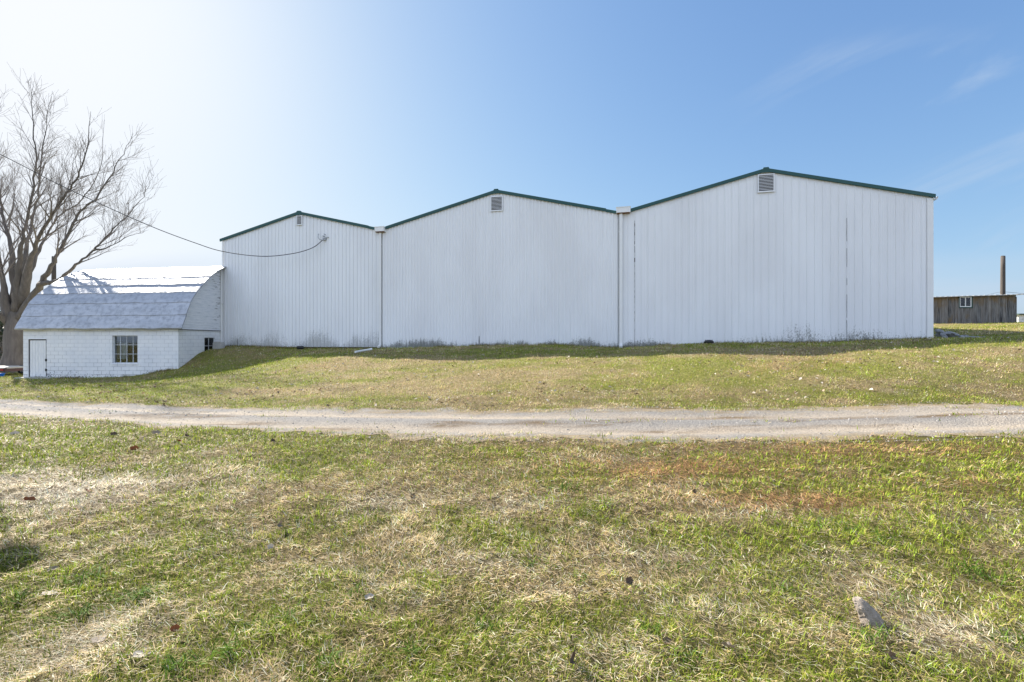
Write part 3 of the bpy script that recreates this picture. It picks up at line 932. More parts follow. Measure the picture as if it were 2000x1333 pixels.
hole_wall(mb, BY0 + TH, 31.7, EYE - 2.3, ZT, [(SW0, SW1, SZ0, SZ1)], lambda u, z, t: (BX1 - t, u, z), TH)
hole_wall(mb, BY0 + TH, 31.7, EYE - 2.3, ZT, [(LW0, LW1, LZ0, LZ1)], lambda u, z, t: (BX0 + t, u, z), TH)
hole_wall(mb, BX0 + TH, BX1 - TH, EYE - 2.3, ZT, [], lambda u, z, t: (u, 31.7 - t, z), TH)
mb.build('block_wall', M['block'], barn)
mb = MB(); mb.box(BX0 + .2, BX1 - .2, BY0 + .2, 31.5, EYE - 2.1, EYE - 1.93); mb.box(BX0 + .2, BX1 - .2, BY0 + .2, 31.5, EYE + .62, EYE + .66)
mb.build('interior_floor', M['interior'], barn)
# roof shell: gothic arch, lapped in bands
AR = [(0.0, .66), (.10, .92), (.27, 1.26), (.46, 1.69), (.67, 2.10), (1.05, 2.58), (1.50, 3.00), (1.9, 3.35), (2.30, 3.66), (2.8, 4.0), (3.4, 4.30), (3.85, 4.47), (4.27, 4.56)]
ad = np.array(AR); seg = np.r_[0, np.cumsum(np.hypot(*np.diff(ad, axis=0).T))]
def arch(t):
    L = seg[-1] * t
    return np.interp(L, seg, ad[:, 0]), np.interp(L, seg, ad[:, 1])
def arch_n(t):
    a = arch(max(t - .02, 0)); b = arch(min(t + .02, 1))
    d = (b[0] - a[0], b[1] - a[1]); l = math.hypot(*d)
    return (-d[1] / l, d[0] / l)            # outward: towards -Y and up
RX0, RX1 = BX0 - .22, BX1 + .32
NB = 8
prof_pts = []
for bnd in range(NB):
    for j in range(5):
        t = (bnd + j / 4) / NB
        y_, z_ = arch(t); nn = arch_n(t)
        o = 0.026 * (1 - j / 4) + 0.004
        prof_pts.append((y_ + nn[0] * o, z_ + nn[1] * o))
def taper(x): return 1 - 0.055 * (RX1 - x) / (RX1 - RX0)
mb = MB()
NXR = 60
xs_ = np.linspace(RX0, RX1, NXR + 1)
def rp(x, y_, z_, rear=False):
    zz_ = .66 + (z_ - .66) * taper(x) - .025 * (RX1 - x) / 8
    sag = 0.012 * math.sin(x * 2.1) + 0.01 * math.sin(x * 5.3 + z_ * 3)
    yy = BY0 - .19 + y_
    if rear: yy = 2 * (BY0 - .19 + 4.27) - yy
    return (x, yy + sag, EYE + zz_ + sag)
for a, b in zip(xs_, xs_[1:]):
    for p, q in zip(prof_pts, prof_pts[1:]):
        mb.face([rp(a, *p), rp(b, *p), rp(b, *q), rp(a, *q)])
        if b < -17.4: mb.face([rp(a, *p, True), rp(a, *q, True), rp(b, *q, True), rp(b, *p, True)])
# thickness along the lower and end edges
inner = [(y_ + .05 * .9, z_ - .03) for y_, z_ in prof_pts]
for x in (RX0, RX1):
    for p, q, pi_, qi in zip(prof_pts, prof_pts[1:], inner, inner[1:]):
        mb.face([rp(x, *p), rp(x, *q), rp(x, *qi), rp(x, *pi_)])
for a, b in zip(xs_, xs_[1:]):
    mb.face([rp(a, *prof_pts[0]), rp(a, prof_pts[0][0] + .03, prof_pts[0][1] - .07), rp(b, prof_pts[0][0] + .03, prof_pts[0][1] - .07), rp(b, *prof_pts[0])])
    mb.face([rp(a, prof_pts[0][0] + .03, prof_pts[0][1] - .07), rp(a, .5, .60), rp(b, .5, .60), rp(b, prof_pts[0][0] + .03, prof_pts[0][1] - .07)])
    for p, q in zip(inner, inner[1:]):
        mb.face([rp(a, *p), rp(a, *q), rp(b, *q), rp(b, *p)])
        if b < -17.4: mb.face([rp(a, *p, True), rp(b, *p, True), rp(b, *q, True), rp(a, *q, True)])
# a few upright laps between sheets
for bnd in range(NB):
    for x in [RX0 + random.uniform(.5, 1.6) + k * 2.44 for k in range(4)]:
        if x > RX1 - .3 or random.random() < .3: continue
        pts_a = []
        for j in range(5):
            t = (bnd + j / 4 * .96) / NB
            y_, z_ = arch(t); nn = arch_n(t); o = 0.026 * (1 - j / 4) + 0.010
            pts_a.append((y_ + nn[0] * o, z_ + nn[1] * o))
        for p, q in zip(pts_a, pts_a[1:]):
            mb.face([rp(x, *p), rp(x + .035, *p), rp(x + .035, *q), rp(x, *q)])
mb.build('arched_roof', M['barn_roof'], barn)
# clapboards of the right end (and the left end), filling the arch
def end_boards(X, sgn, name):
    mb = MB()
    z = .60; hh = .135
    def ylim(zq):
        zs_ = ad[:, 1]; ys_ = ad[:, 0]
        zt = .66 + (np.array(zs_) - .66) * taper(X) - .025 * (RX1 - X) / 8
        return BY0 - .19 + float(np.interp(zq, zt, ys_)) + .06
    top = .66 + (4.56 - .66) * taper(X) - .15
    while z < top:
        z1 = min(z + hh, top)
        ya, yb = max(ylim(z), BY0 + .0), max(ylim(z1), BY0)
        yr_a, yr_b = 2 * (BY0 - .19 + 4.27) - ya, 2 * (BY0 - .19 + 4.27) - yb
        if X > -20: yr_a = yr_b = min(yr_b, 27.35)
        o0, o1 = sgn * .032, sgn * .010
        jag = random.uniform(-.004, .006)
        mb.hexa([(X + o0, ya, EYE + z + jag), (X + o0, yr_a, EYE + z + jag), (X, yr_a, EYE + z), (X, ya, EYE + z),
                 (X + o1, yb, EYE + z1 + .004), (X + o1, yr_b, EYE + z1 + .004), (X, yr_b, EYE + z1), (X, yb, EYE + z1)])
        z += hh
    mb.build(name, M['clapboard'], barn, recalc=True)
end_boards(BX1 - .02, 1, 'gable_boards')
end_boards(BX0 + .02, -1, 'gable_boards')
mb = MB()
mb.box(BX1 + .002, BX1 + .05, BY0 - .02, 27.0, EYE + .585, EYE + .615)
mb.build('sill_board', M['dark_void'], barn)
# plank door
dm = MB()
nbd = 6; bw = (D1 - D0 - .05) / nbd
for k in range(nbd):
    x0 = D0 + .02 + k * bw
    dm.box(x0 + .006, x0 + bw - .004, BY0 + .03 + random.uniform(0, .006), BY0 + .075, DZ0 + .03 + random.uniform(0, .05), DZ1 - .06)
dm.box(D0 + .02, D1 - .03, BY0 + .076, BY0 + .10, DZ0 + .02, DZ1 - .05)
door = dm.build('plank_door', M['door'], barn)
mb = MB()
mb.box(D0 - .035, D0, BY0 - .02, BY0 + .05, DZ0, DZ1); mb.box(D0 - .035, D1 + .02, BY0 - .024, BY0 + .05, DZ1, DZ1 + .035)
mb.build('door_frame', M['white_trim'], barn)
mb = MB()
mb.box(D1 - .03, D1 + .0, BY0 + .004, BY0 + .12, DZ0, DZ1 - .012); mb.box(D0 + .02, D1 - .03, BY0 + .05, BY0 + .12, DZ1 - .055, DZ1 - .002)
mb.build('door_gap', M['dark_void'], barn)
for zf in (.17, .43):
    mb = MB(); z_ = DZ0 + (DZ1 - DZ0) * zf
    mb.box(D1 - .06, D1 + .035, BY0 - .012, BY0 + .029, z_, z_ + .10); mb.tube([(D1 - .01, BY0 - .02, z_ - .02), (D1 - .01, BY0 - .02, z_ + .12)], .018, 8)
    mb.build('hinge', M['sealant'], door)
mb = MB(); mb.box(BX0 - .12, D1 + .45, BY0 - .32, BY0 - .003, EYE - 2.2, fz(737.5))
mb.build('door_step', M['concrete'], barn)
# twelve-pane steel window
def steel_window(parent, o, u, nu, nz, w_, h_, flip=1):
    """o: lower left corner; u: unit vector along; mullions stand between the panes"""
    n_ = Vector((u.y, -u.x, 0))
    def bxx(mb, a0, a1, z0, z1, d0, d1):
        c = [o + u * a + n_ * d + Vector((0, 0, z)) for z in (z0, z1) for a, d in ((a0, d1), (a1, d1), (a1, d0), (a0, d0))]
        mb.hexa(c)
    root = MB()
    fw = .035
    bxx(root, 0, w_, 0, fw, -.03, .02); bxx(root, 0, w_, h_ - fw, h_, -.03, .02)
    bxx(root, 0, fw, fw, h_ - fw, -.03, .02); bxx(root, w_ - fw, w_, fw, h_ - fw, -.03, .02)
    for i in range(1, nu): bxx(root, w_ * i / nu - .013, w_ * i / nu + .013, fw, h_ - fw, -.018, .012)
    for j in range(1, nz):
        for i in range(nu):
            a0 = fw if i == 0 else w_ * i / nu + .013; a1 = w_ - fw if i == nu - 1 else w_ * (i + 1) / nu - .013
            bxx(root, a0, a1, h_ * j / nz - .012, h_ * j / nz + .012, -.016, .010)
    win = root.build('steel_window', M['steel_sash'], parent)
    g = MB(); bxx(g, fw * .5, w_ - fw * .5, fw * .5, h_ - fw * .5, -.006, -.002)
    g.build('pane', M['glass'], win)
    return win
steel_window(barn, Vector((W0x, BY0 + .13, WZ0)), Vector((1, 0, 0)), 4, 3, W1x - W0x, WZ1 - WZ0)
steel_window(barn, Vector((BX1 - .08, SW0, SZ0)), Vector((0, 1, 0)), 2, 2, SW1 - SW0, SZ1 - SZ0)
steel_window(barn, Vector((BX0 + .1, LW1, LZ0)), Vector((0, -1, 0)), 3, 1, LW1 - LW0, LZ1 - LZ0)
mb = MB()
mb.box(W0x - .03, W1x + .03, BY0 - .035, BY0 + .09, WZ0 - .07, WZ0 - .003)
mb.build('window_sill', M['block'], barn)
# lumber leaning inside, seen through the panes
mb = MB()
random.seed(5)
for k in range(9):
    x = W0x - .1 + k * .17 + random.uniform(-.04, .04)
    ln = random.uniform(.5, 1.25)
    mb.hexa([(x, 24.35, EYE - 1.92), (x + .1, 24.35, EYE - 1.92), (x + .1, 24.42, EYE - 1.92), (x, 24.42, EYE - 1.92),
             (x - .12 + random.uniform(-.2, .3), 24.8, EYE - 1.2 + ln * .7), (x + random.uniform(0, .2), 24.8, EYE - 1.2 + ln * .7), (x + .05, 24.9, EYE - 1.2 + ln * .7), (x - .1, 24.9, EYE - 1.2 + ln * .7)])
tag(mb.build('lumber_stack', M['crate_wood'], None), 'dark odds and ends standing behind the panes of the barn window', 'lumber')

wb0 = at(229, 691, 24.0); wb1 = at(246, 670, 24.0)  # board added behind the glass in place of the bright patch of light
mb = MB()
mb.hexa([(wb0.x, 23.98, wb0.z - .3), (wb1.x, 23.98, wb0.z - .3), (wb1.x, 24.02, wb0.z - .3), (wb0.x, 24.02, wb0.z - .3),
         (wb0.x + .02, 24.0, wb1.z), (wb1.x, 24.0, wb1.z - .03), (wb1.x, 24.03, wb1.z - .03), (wb0.x + .02, 24.03, wb1.z)])
tag(mb.build('bright_patch_board', M['white_trim'], None), 'white board added inside the barn window to stand in for a bright patch in the panes', 'board')

# concrete block at the foot of the corner pipe
def rough_block(name, c, size, rz, mat, jig=.02, seed=0):
    rr = random.Random(seed)
    import bmesh
    bm = bmesh.new()
    bmesh.ops.create_cube(bm, size=1)
    for v in bm.verts: v.co = Vector((v.co.x * size[0], v.co.y * size[1], (v.co.z + .5) * size[2]))
    bmesh.ops.bevel(bm, geom=bm.edges[:], offset=min(size) * .12, segments=2, affect='EDGES')
    for v in bm.verts: v.co += Vector((rr.uniform(-jig, jig), rr.uniform(-jig, jig), rr.uniform(-jig, jig))) * .5
    me = bpy.data.meshes.new(name); bm.to_mesh(me); bm.free()
    me.materials.append(mat)
    o = bpy.data.objects.new(name, me); COL.objects.link(o)
    o.location = c; o.rotation_euler = (0, 0, rz)
    return o
p = at(427, 685, 26.0)
o = rough_block('concrete_block', (p.x, p.y, Hf(p.x, p.y) - .12), (.55, .35, .5), R(-8), M['concrete'], .03, 3)
tag(o, 'square concrete block on the bank below the white corner pipe', 'block')

# where a ray through a picture point meets the terrain
def hit(px, py):
    Y = np.arange(1.0, 60, 0.02); X = (px - 1000) / F * Y; Z = EYE + (667 - py) / F * Y
    below = np.nonzero(Z < H(X, Y))[0]
    i = below[0]
    return Vector((X[i], Y[i], Z[i]))
# things along the foot of the wall
def pipe_on_grass(name, a, b, r, label, cat, mat, n=12, bend=None):
    mb = MB()
    pts = [Vector((x, y, Hf(x, y) + r + .03)) for x, y in (a, b)]
    if bend: pts.append(Vector((bend[0], bend[1], Hf(*bend) + r + .05)))
    mb.tube(pts, r, n, cap=True)
    return tag(mb.build(name, mat, None, False), label, cat)
q0 = hit(694, 692); q1 = hit(722, 687)
pipe_on_grass('loose_pipe', (q0.x, q0.y), (q1.x, q1.y), .05, 'loose white length of downspout lying on the shaded grass', 'pipe', M['white_trim'], 12, (q1.x + .08, q1.y + .08))
q0 = hit(704, 686.5); q1 = hit(714, 683)
pipe_on_grass('fallen_stick', (q0.x, q0.y), (q1.x, q1.y), .02, 'thin bare stick on the shaded grass behind the loose white pipe', 'stick', M['twig'], 6)
def drain_end(s, label):
    p = wp(s, 0, .30); z = Hf(p.x, p.y)
    mb = MB()
    a = Vector((p.x, p.y, z + .045)); d = WD * .2
    pts = [a - d, a - d * .5 + Vector((0, 0, .03)), a + Vector((0, 0, .045)), a + d * .6 + Vector((0, 0, .03)), a + d]
    mb.tube(pts, [.05, .085, .095, .09, .06], 12)
    for k in range(5):
        c = a + d * (-.7 + .35 * k) + Vector((0, 0, .035))
        mb.tube([c - WD * .012, c + WD * .012], .104, 12)
    tag(mb.build('drain_pipe', M['black_rubber'], None, True), label, 'pipe')
drain_end(5.55, 'short black drain pipe at the foot of the small left gable')
drain_end(26.85, 'short black drain pipe at the foot of the tall right gable')
# dark bin round the right corner
c = wp(35.57, 0, -2.2) + WD * .28
mb = MB()
zc = Hf(c.x, c.y)
mb.tube([(c.x, c.y, zc - .1), (c.x, c.y, zc + .05), (c.x, c.y, zc + .55), (c.x, c.y, zc + .6)], [.26, .27, .27, .25], 20)
for z in (.18, .38): mb.tube([(c.x, c.y, zc + z), (c.x, c.y, zc + z + .03)], .285, 20)
tag(mb.build('drum', M['black_rubber'], None, False), 'dark drum standing behind the right corner of the metal building', 'drum')

# ------------------------------------------------------------------ stones
def stone_mesh(name, seed, mat, sub=2, flat=.65, angular=True):
    import bmesh
    rr = random.Random(seed)
    bm = bmesh.new()
    bmesh.ops.create_icosphere(bm, subdivisions=sub, radius=1)
    cuts = [Vector((rr.uniform(-1, 1), rr.uniform(-1, 1), rr.uniform(-1, 1))).normalized() for _ in range(9)]
    lim = [rr.uniform(.5, .85) for _ in cuts]
    for v in bm.verts:
        if angular:
            for c_, l_ in zip(cuts, lim):
                d = v.co.dot(c_)
                if d > l_: v.co -= c_ * (d - l_)
        v.co += Vector((rr.uniform(-.03, .03), rr.uniform(-.03, .03), rr.uniform(-.03, .03)))
        v.co.z *= flat
    me = bpy.data.meshes.new(name); bm.to_mesh(me); bm.free()
    me.materials.append(mat)
    return me
def stone_mat(name, a, b, sc=1.0):
    k = NT(name); v = k.map(k.obj(), (sc, sc, sc))
    n = k.noise(v, 2.2, 6, 0.7); f = k.noise(v, 11, 5, 0.7)
    c_ = k.mix(k.ramp(n, .3, .7), c4(*a), c4(*b))
    c_ = k.mix(k.ramp(f, .5, .8, 0, .5), c_, c4(*[x * .55 for x in a]))
    k.set('Base Color', c_); k.set('Roughness', .9); k.bump(f, .7, .15 / sc)
    return k.m
M['grey_stone'] = stone_mat('grey_stone', (.22, .225, .23), (.50, .505, .51))
M['tan_stone'] = stone_mat('tan_stone', (.20, .165, .13), (.34, .285, .23), 14.0)
meshes = [stone_mesh('heap_stone', k, M['grey_stone'], 2, .6) for k in range(6)]
rr = random.Random(4)
for k in range(50):
    t = rr.random() ** 1.3
    px = 1831 + 92 * t; Y = 19.6 + rr.uniform(-1.0, 2.0) * (1 - .5 * t)
    x = (px - 1000) / F * Y
    sz = rr.uniform(.08, .17) * (1 - .3 * t)
    o = bpy.data.objects.new('heap_stone', meshes[k % 6]); COL.objects.link(o)
    lift = max(0, (.5 - .6 * t)) * rr.random()
    o.location = (x, Y, Hf(x, Y) + sz * .25 + lift * .7)
    o.scale = (sz * rr.uniform(1, 1.6), sz, sz * rr.uniform(.9, 1.3))
    o.rotation_euler = (rr.uniform(-.4, .4), rr.uniform(-.4, .4), rr.uniform(0, 6.3))
    tag(o, 'grey stone in the low heap beside the right corner of the metal building', 'stone', 'stones heaped at the right corner')

# tan rock in the foreground: an upright wedge
def place_px(px, py, lift=0):
    Y = 1.6 * F / (py - 667)
    for _ in range(8):
        x = (px - 1000) / F * Y
        h = EYE - Hf(x, Y)
        Y = h * F / (py - 667)
    return (px - 1000) / F * Y, Y
x, y = place_px(1694, 1222)
import bmesh
bm = bmesh.new()
ring = [(-.055, -.01), (-.030, -.045), (.03, -.05), (.065, -.02), (.055, .03), (-.02, .04)]
levels = [(-.03, 1.05, .015, 0), (.02, 1.02, .012, 0), (.06, .95, -.003, .01), (.095, .84, -.014, .02), (.12, .66, -.026, .03), (.132, .42, -.032, .035)]
rr = random.Random(8)
rows = []
for z, s_, ox, oy in levels:
    rows.append([bm.verts.new((a * s_ + ox + rr.uniform(-.006, .006), b * s_ + oy + rr.uniform(-.006, .006), z + rr.uniform(-.008, .008))) for a, b in ring])
for r0, r1 in zip(rows, rows[1:]):
    for k in range(6): bm.faces.new((r0[k], r0[(k + 1) % 6], r1[(k + 1) % 6], r1[k]))
bm.faces.new(rows[-1]); bm.faces.new(rows[0][::-1])
bmesh.ops.bevel(bm, geom=bm.edges[:], offset=.006, segments=1, affect='EDGES')
bmesh.ops.subdivide_edges(bm, edges=bm.edges[:], cuts=1, use_grid_fill=True)
for v in bm.verts: v.co += Vector((rr.uniform(-.0025, .0025),) * 3)
me = bpy.data.meshes.new('rock'); bm.to_mesh(me); bm.free(); me.materials.append(M['tan_stone'])
M['tan_stone'].node_tree.nodes  # object coordinates are metres here
o = bpy.data.objects.new('rock', me); o.location = (x, y, Hf(x, y)); COL.objects.link(o)
tag(o, 'tan wedge-shaped rock standing up in the near grass at the right', 'rock')

# ------------------------------------------------------------------ fallen leaves, one by one near the camera
def leaf_mat(name, a, b):
    k = NT(name); v = k.obj()
    n = k.noise(v, 30, 5, .65)
    k.set('Base Color', k.mix(n, c4(*a), c4(*b))); k.set('Roughness', .8)
    out = k.t.nodes['Material Output']
    tl = k.t.nodes.new('ShaderNodeBsdfTranslucent'); tl.inputs[0].default_value = c4(*b)
    mx = k.t.nodes.new('ShaderNodeMixShader'); mx.inputs[0].default_value = .4
    k.t.links.new(k.b.outputs[0], mx.inputs[1]); k.t.links.new(tl.outputs[0], mx.inputs[2]); k.t.links.new(mx.outputs[0], out.inputs[0])
    return k.m
LM = {'rust': leaf_mat('rusty_leaf', (.16, .06, .02), (.30, .13, .05)), 'brown': leaf_mat('brown_leaf', (.12, .08, .05), (.26, .18, .11)),
      'pale': leaf_mat('pale_leaf', (.38, .34, .28), (.56, .51, .44)), 'grey': leaf_mat('grey_leaf', (.19, .155, .12), (.36, .31, .25)), 'dark': leaf_mat('dark_leaf', (.07, .05, .035), (.17, .125, .09))}
def leaf(px, py, size, colour, label, tilt=(0, 0), rz=0.0, curl=.5, stick=0.0):
    x, y = place_px(px, py)
    rr = random.Random(int(px * 7 + py))
    n = 26
    top = []
    for k in range(n):
        a = 2 * math.pi * k / n
        r_ = 1 - .20 * abs(math.sin(2.5 * a)) + rr.uniform(-.10, .10)
        if k == 0: r_ = 1.1
        X_, Y_ = math.cos(a) * r_ * 1.0, math.sin(a) * r_ * .78
        top.append(Vector((X_, Y_, curl * (Y_ ** 2) * .9 + .12 * curl * math.sin(3 * a) + .15 * curl * X_ ** 2)))
    mb = MB()
    inn = [v * .5 + Vector((0, 0, -.08 * curl)) for v in top]
    th = Vector((0, 0, .015))
    for s_ in (0, 1):
        o_ = th * s_
        for k in range(n):
            k2 = (k + 1) % n
            q = [inn[k] + o_, top[k] + o_, top[k2] + o_, inn[k2] + o_]
            tri = [Vector((0, 0, -.03 * curl)) + o_, inn[k] + o_, inn[k2] + o_]
            if s_ == 0: q.reverse(); tri.reverse()
            mb.face(q); mb.face(tri)
    for k in range(n):
        k2 = (k + 1) % n
        mb.face([top[k], top[k2], top[k2] + th, top[k] + th])
    mb.tube([Vector((-.9, 0, .02)), Vector((-1.3, .05, .08)), Vector((-1.6, .15, .12))], .025, 5)
    o = mb.build('fallen_leaf', LM[colour], None, True)
    size *= .8
    o.scale = (size, size, size)
    o.rotation_euler = (R(tilt[0]), R(tilt[1]), rz)
    o.location = (x, y, Hf(x, y) + .035 + stick)
    return tag(o, label, 'leaf', 'fallen leaves on the near grass')
leaf(1229, 1152, .042, 'dark', 'dark brown curled leaf standing on the near grass left of the rock', (60, 10), .4, .6, .02)
leaf(1487, 1024, .035, 'pale', 'small whitish leaf on edge beyond the tan rock', (75, 0), 1.2, .4, .02)
leaf(1356, 971, .040, 'dark', 'dark grey leaf on edge on the rusty patch of grass', (70, 10), .2, .7, .02)
leaf(1457, 1052, .045, 'brown', 'brown crumpled leaf just below the small whitish leaf', (10, 20), .7, 1.0)
leaf(545, 1038, .050, 'grey', 'grey rolled leaf standing upright in the left grass', (85, 5), 1.5, 1.3, .03)
leaf(528, 1080, .035, 'pale', 'small white scrap of leaf below the upright grey one', (40, 0), .9, .6, .01)
leaf(342, 1244, .032, 'rust', 'rusty leaf on edge in the pale straw at lower left', (60, 0), .3, .6, .01)
leaf(192, 1263, .055, 'grey', 'broad flat grey leaf on the straw at lower left', (6, 4), 2.2, .25)
leaf(276, 1292, .050, 'pale', 'flat pale leaf lying below the rusty leaf', (5, 8), .5, .3)
leaf(95, 1171, .055, 'pale', 'long pale flat leaf near the left edge, below the dark shadow', (8, -5), 3.0, .3)
leaf(99, 1123, .045, 'grey', 'small light grey leaf just right of the dark shadow', (15, 0), 1.0, .5)
leaf(57, 986, .060, 'rust', 'curled rust-red leaf by the bare pale patch near the left edge', (25, 10), .6, .9, .01)
leaf(171, 968, .055, 'rust', 'rust-red leaf in the middle of the bare pale patch', (30, 0), 2.4, .7, .01)
leaf(1048, 949, .045, 'pale', 'bright white leaf on the green patch in the middle', (30, 10), 1.3, .8, .01)
leaf(806, 981, .045, 'dark', 'dark leaf on edge by the straw patch left of the middle', (70, 0), .8, .8, .02)
leaf(877, 922, .050, 'grey', 'grey leaf between the drive and the straw patch', (50, 0), 1.9, .8, .01)
leaf(1423, 1277, .042, 'grey', 'grey rolled leaf in the bottom grass left of the rock', (30, 0), 2.6, 1.0)
leaf(1116, 1312, .048, 'dark', 'near-black twisted leaf at the very bottom edge', (80, 20), 1.1, .9, .03)
leaf(1742, 1296, .035, 'brown', 'brown leaf half hidden in the grass below the rock', (40, 0), .5, .8)
leaf(1302, 1266, .032, 'brown', 'small brown leaf in the bottom grass right of the near-black one', (30, 0), .1, .7)
leaf(721, 1178, .040, 'pale', 'whitish leaf lying flat left of the dark curled one', (15, 0), .6, .5)
leaf(1033, 1188, .035, 'brown', 'tan crumpled leaf in the straw left of the dark curled one', (25, 0), 2.6, .8)
leaf(305, 852, .085, 'grey', 'grey curled leaf on the bright green strip beside the drive', (35, 0), .2, 1.0, .01)
leaf(365, 858, .075, 'brown', 'brown leaf right of the grey curled one beside the drive', (35, 10), 1.7, .8, .01)
leaf(262, 883, .070, 'rust', 'rust-brown leaf on the bright green strip', (50, 0), .8, .8, .01)
leaf(350, 868, .065, 'rust', 'pair-like folded rusty leaf below the brown one by the drive', (30, 0), 2.8, 1.0, .01)
leaf(533, 868, .065, 'dark', 'dark leaf on the green grass under the middle of the drive', (40, 0), 1.4, .8, .01)
leaf(222, 854, .065, 'dark', 'dark brown leaf left of the grey curled one by the drive', (45, 0), .4, .8, .01)
leaf(28, 853, .080, 'pale', 'whitish leaf by the drive near the left edge', (30, 0), 1.0, .8, .01)

# ------------------------------------------------------------------ grass blades
def build_blades(name, pos, L, W, lean, az, curl, col, lift, two=True, label=None, cat=None):
    n = len(pos)
    base = np.stack([pos[:, 0], pos[:, 1], H(pos[:, 0], pos[:, 1]) + lift], 1)
    ca, sa = np.cos(az), np.sin(az)
    side = np.stack([-sa, ca, np.zeros(n)], 1) * (W * .5)[:, None]
    d0 = np.stack([ca * np.sin(lean), sa * np.sin(lean), np.cos(lean)], 1)
    l1 = lean + curl
    d1 = np.stack([ca * np.sin(l1), sa * np.sin(l1), np.maximum(np.cos(l1), -.25)], 1)
    if two:
        mid = base + d0 * (L * .5)[:, None]
        tip = mid + d1 * (L * .5)[:, None]
        tip[:, 2] = np.maximum(tip[:, 2], base[:, 2] - lift + .003)
        V = np.stack([base - side, base + side, mid - side * .8, mid + side * .8, tip], 1).reshape(-1, 3)
        i = np.arange(n) * 5
        Q = np.stack([i, i + 1, i + 3, i + 2], 1); T = np.stack([i + 2, i + 3, i + 4], 1)
        C = np.repeat(col, 5, axis=0)
        return np_mesh(name, V, quads=Q, tris=T, cols=C, mat=M['blade'])
    tip = base + d0 * L[:, None]
    V = np.stack([base - side, base + side, tip], 1).reshape(-1, 3)
    i = np.arange(n) * 3
    return np_mesh(name, V, tris=np.stack([i, i + 1, i + 2], 1), cols=np.repeat(col, 3, axis=0), mat=M['blade'])

def blade_colours(x, y, rng):
    g, p, r = cover(x, y)
    n = len(x)
    u = rng.random(n)
    pg = 0.17 + 0.52 * g - 0.16 * p
    isg = u < pg
    v = rng.random(n)[:, None]
    cg = G_GREEN * (1 - v) + G_OLIVE * v
    bright = rng.random(n) < .25
    cg = np.where(bright[:, None], np.array((0.27, 0.37, 0.035)), cg)
    pale_p = np.clip(.25 + .7 * p, 0, 1)
    w = (rng.random(n) < pale_p)[:, None]
    cs = np.where(w, G_PALE, G_STRAW)
    rr_ = (rng.random(n) < r * .95)[:, None]
    cs = np.where(rr_, G_RUST * (0.8 + .9 * rng.random(n)[:, None]), cs)
    isg = isg & ~(rr_[:, 0] & (rng.random(n) < .5))
    c = np.where(isg[:, None], cg, cs)
    c = c * (0.5 + 0.85 * rng.random(n)[:, None])
    return np.clip(c, 0, .75), isg, g, p

def scatter(n, y0, y1, spread, margin, rng, powr=1.0):
    """points in the wedge in front of the camera, denser where it is near"""
    u = rng.random(n)
    if powr == 0: y = y0 + (y1 - y0) * u
    else: y = np.exp(np.log(y0) + (np.log(y1) - np.log(y0)) * u)
    x = (rng.random(n) * 2 - 1) * (spread * y + margin)
    return x, y

def offtrack(x, y, rng, keep=.035):
    l = np.abs(smooth_lat(x, y)) + (fbm(x / .8, y / .25, 61, 4, .65) - .5) * 1.0
    pr = sstep(.86, 1.12, l)
    mid = np.exp(-(smooth_lat(x, y) / .16) ** 2) * sstep(.5, .7, fbm(x / 1.2, y / .5, 63, 3)) * .35
    return rng.random(len(x)) < np.maximum(np.maximum(pr, keep * .2), mid * sstep(2, -8, x) + mid * .6)

def in_buildings(x, y):
    d = (x - W0.x) * (-WN.x) + (y - W0.y) * (-WN.y)
    s_ = (x - W0.x) * WD.x + (y - W0.y) * WD.y
    a = (d > 0.0) & (s_ > 0) & (s_ < 35.6)
    b = (x > BX0 - .15) & (x < BX1) & (y > BY0 - .0)
    return a | b

# near lawn
rng = np.random.default_rng(3)
x, y = scatter(330000, 1.15, 9.5, 1.22, .8, rng)
k = offtrack(x, y, rng); x, y = x[k], y[k]
shadow_clump = fbm(x / .12, y / .12, 81, 2)
col, isg, g, p = blade_colours(x, y, rng)
n = len(x)
sc = np.clip(y / 3.2, .75, 2.4)                       # farther blades stand for small tufts
L = np.where(isg, rng.uniform(.03, .07, n), rng.uniform(.03, .08, n)) * (0.8 + .4 * shadow_clump) * np.clip(sc, .9, 1.25)
Wd = np.where(isg, rng.uniform(.003, .006, n), rng.uniform(.0024, .005, n)) * sc
lean = np.where(isg, np.abs(rng.normal(.55, .35, n)), np.clip(rng.normal(1.28, .25, n), .3, 1.55))
comb = R(200) + (fbm(x / .9, y / .9, 91, 2) - .5) * 5
az = np.where(isg, rng.uniform(0, 2 * np.pi, n), comb + rng.normal(0, 1.0, n))
curl = np.where(isg, rng.uniform(.1, .9, n), rng.uniform(-.25, .35, n))
clump = fbm(x / .16, y / .16, 85, 3, .6)
lift = np.where(isg, 0.0, rng.random(n) ** 1.5 * .03) + np.clip(clump - .45, 0, 1) * .11
keep = rng.random(n) < .45 + 1.2 * clump
kk = keep
tp_, tl_, tw_, tn_, ta_, tcu, tco, tli = [], [], [], [], [], [], [], []
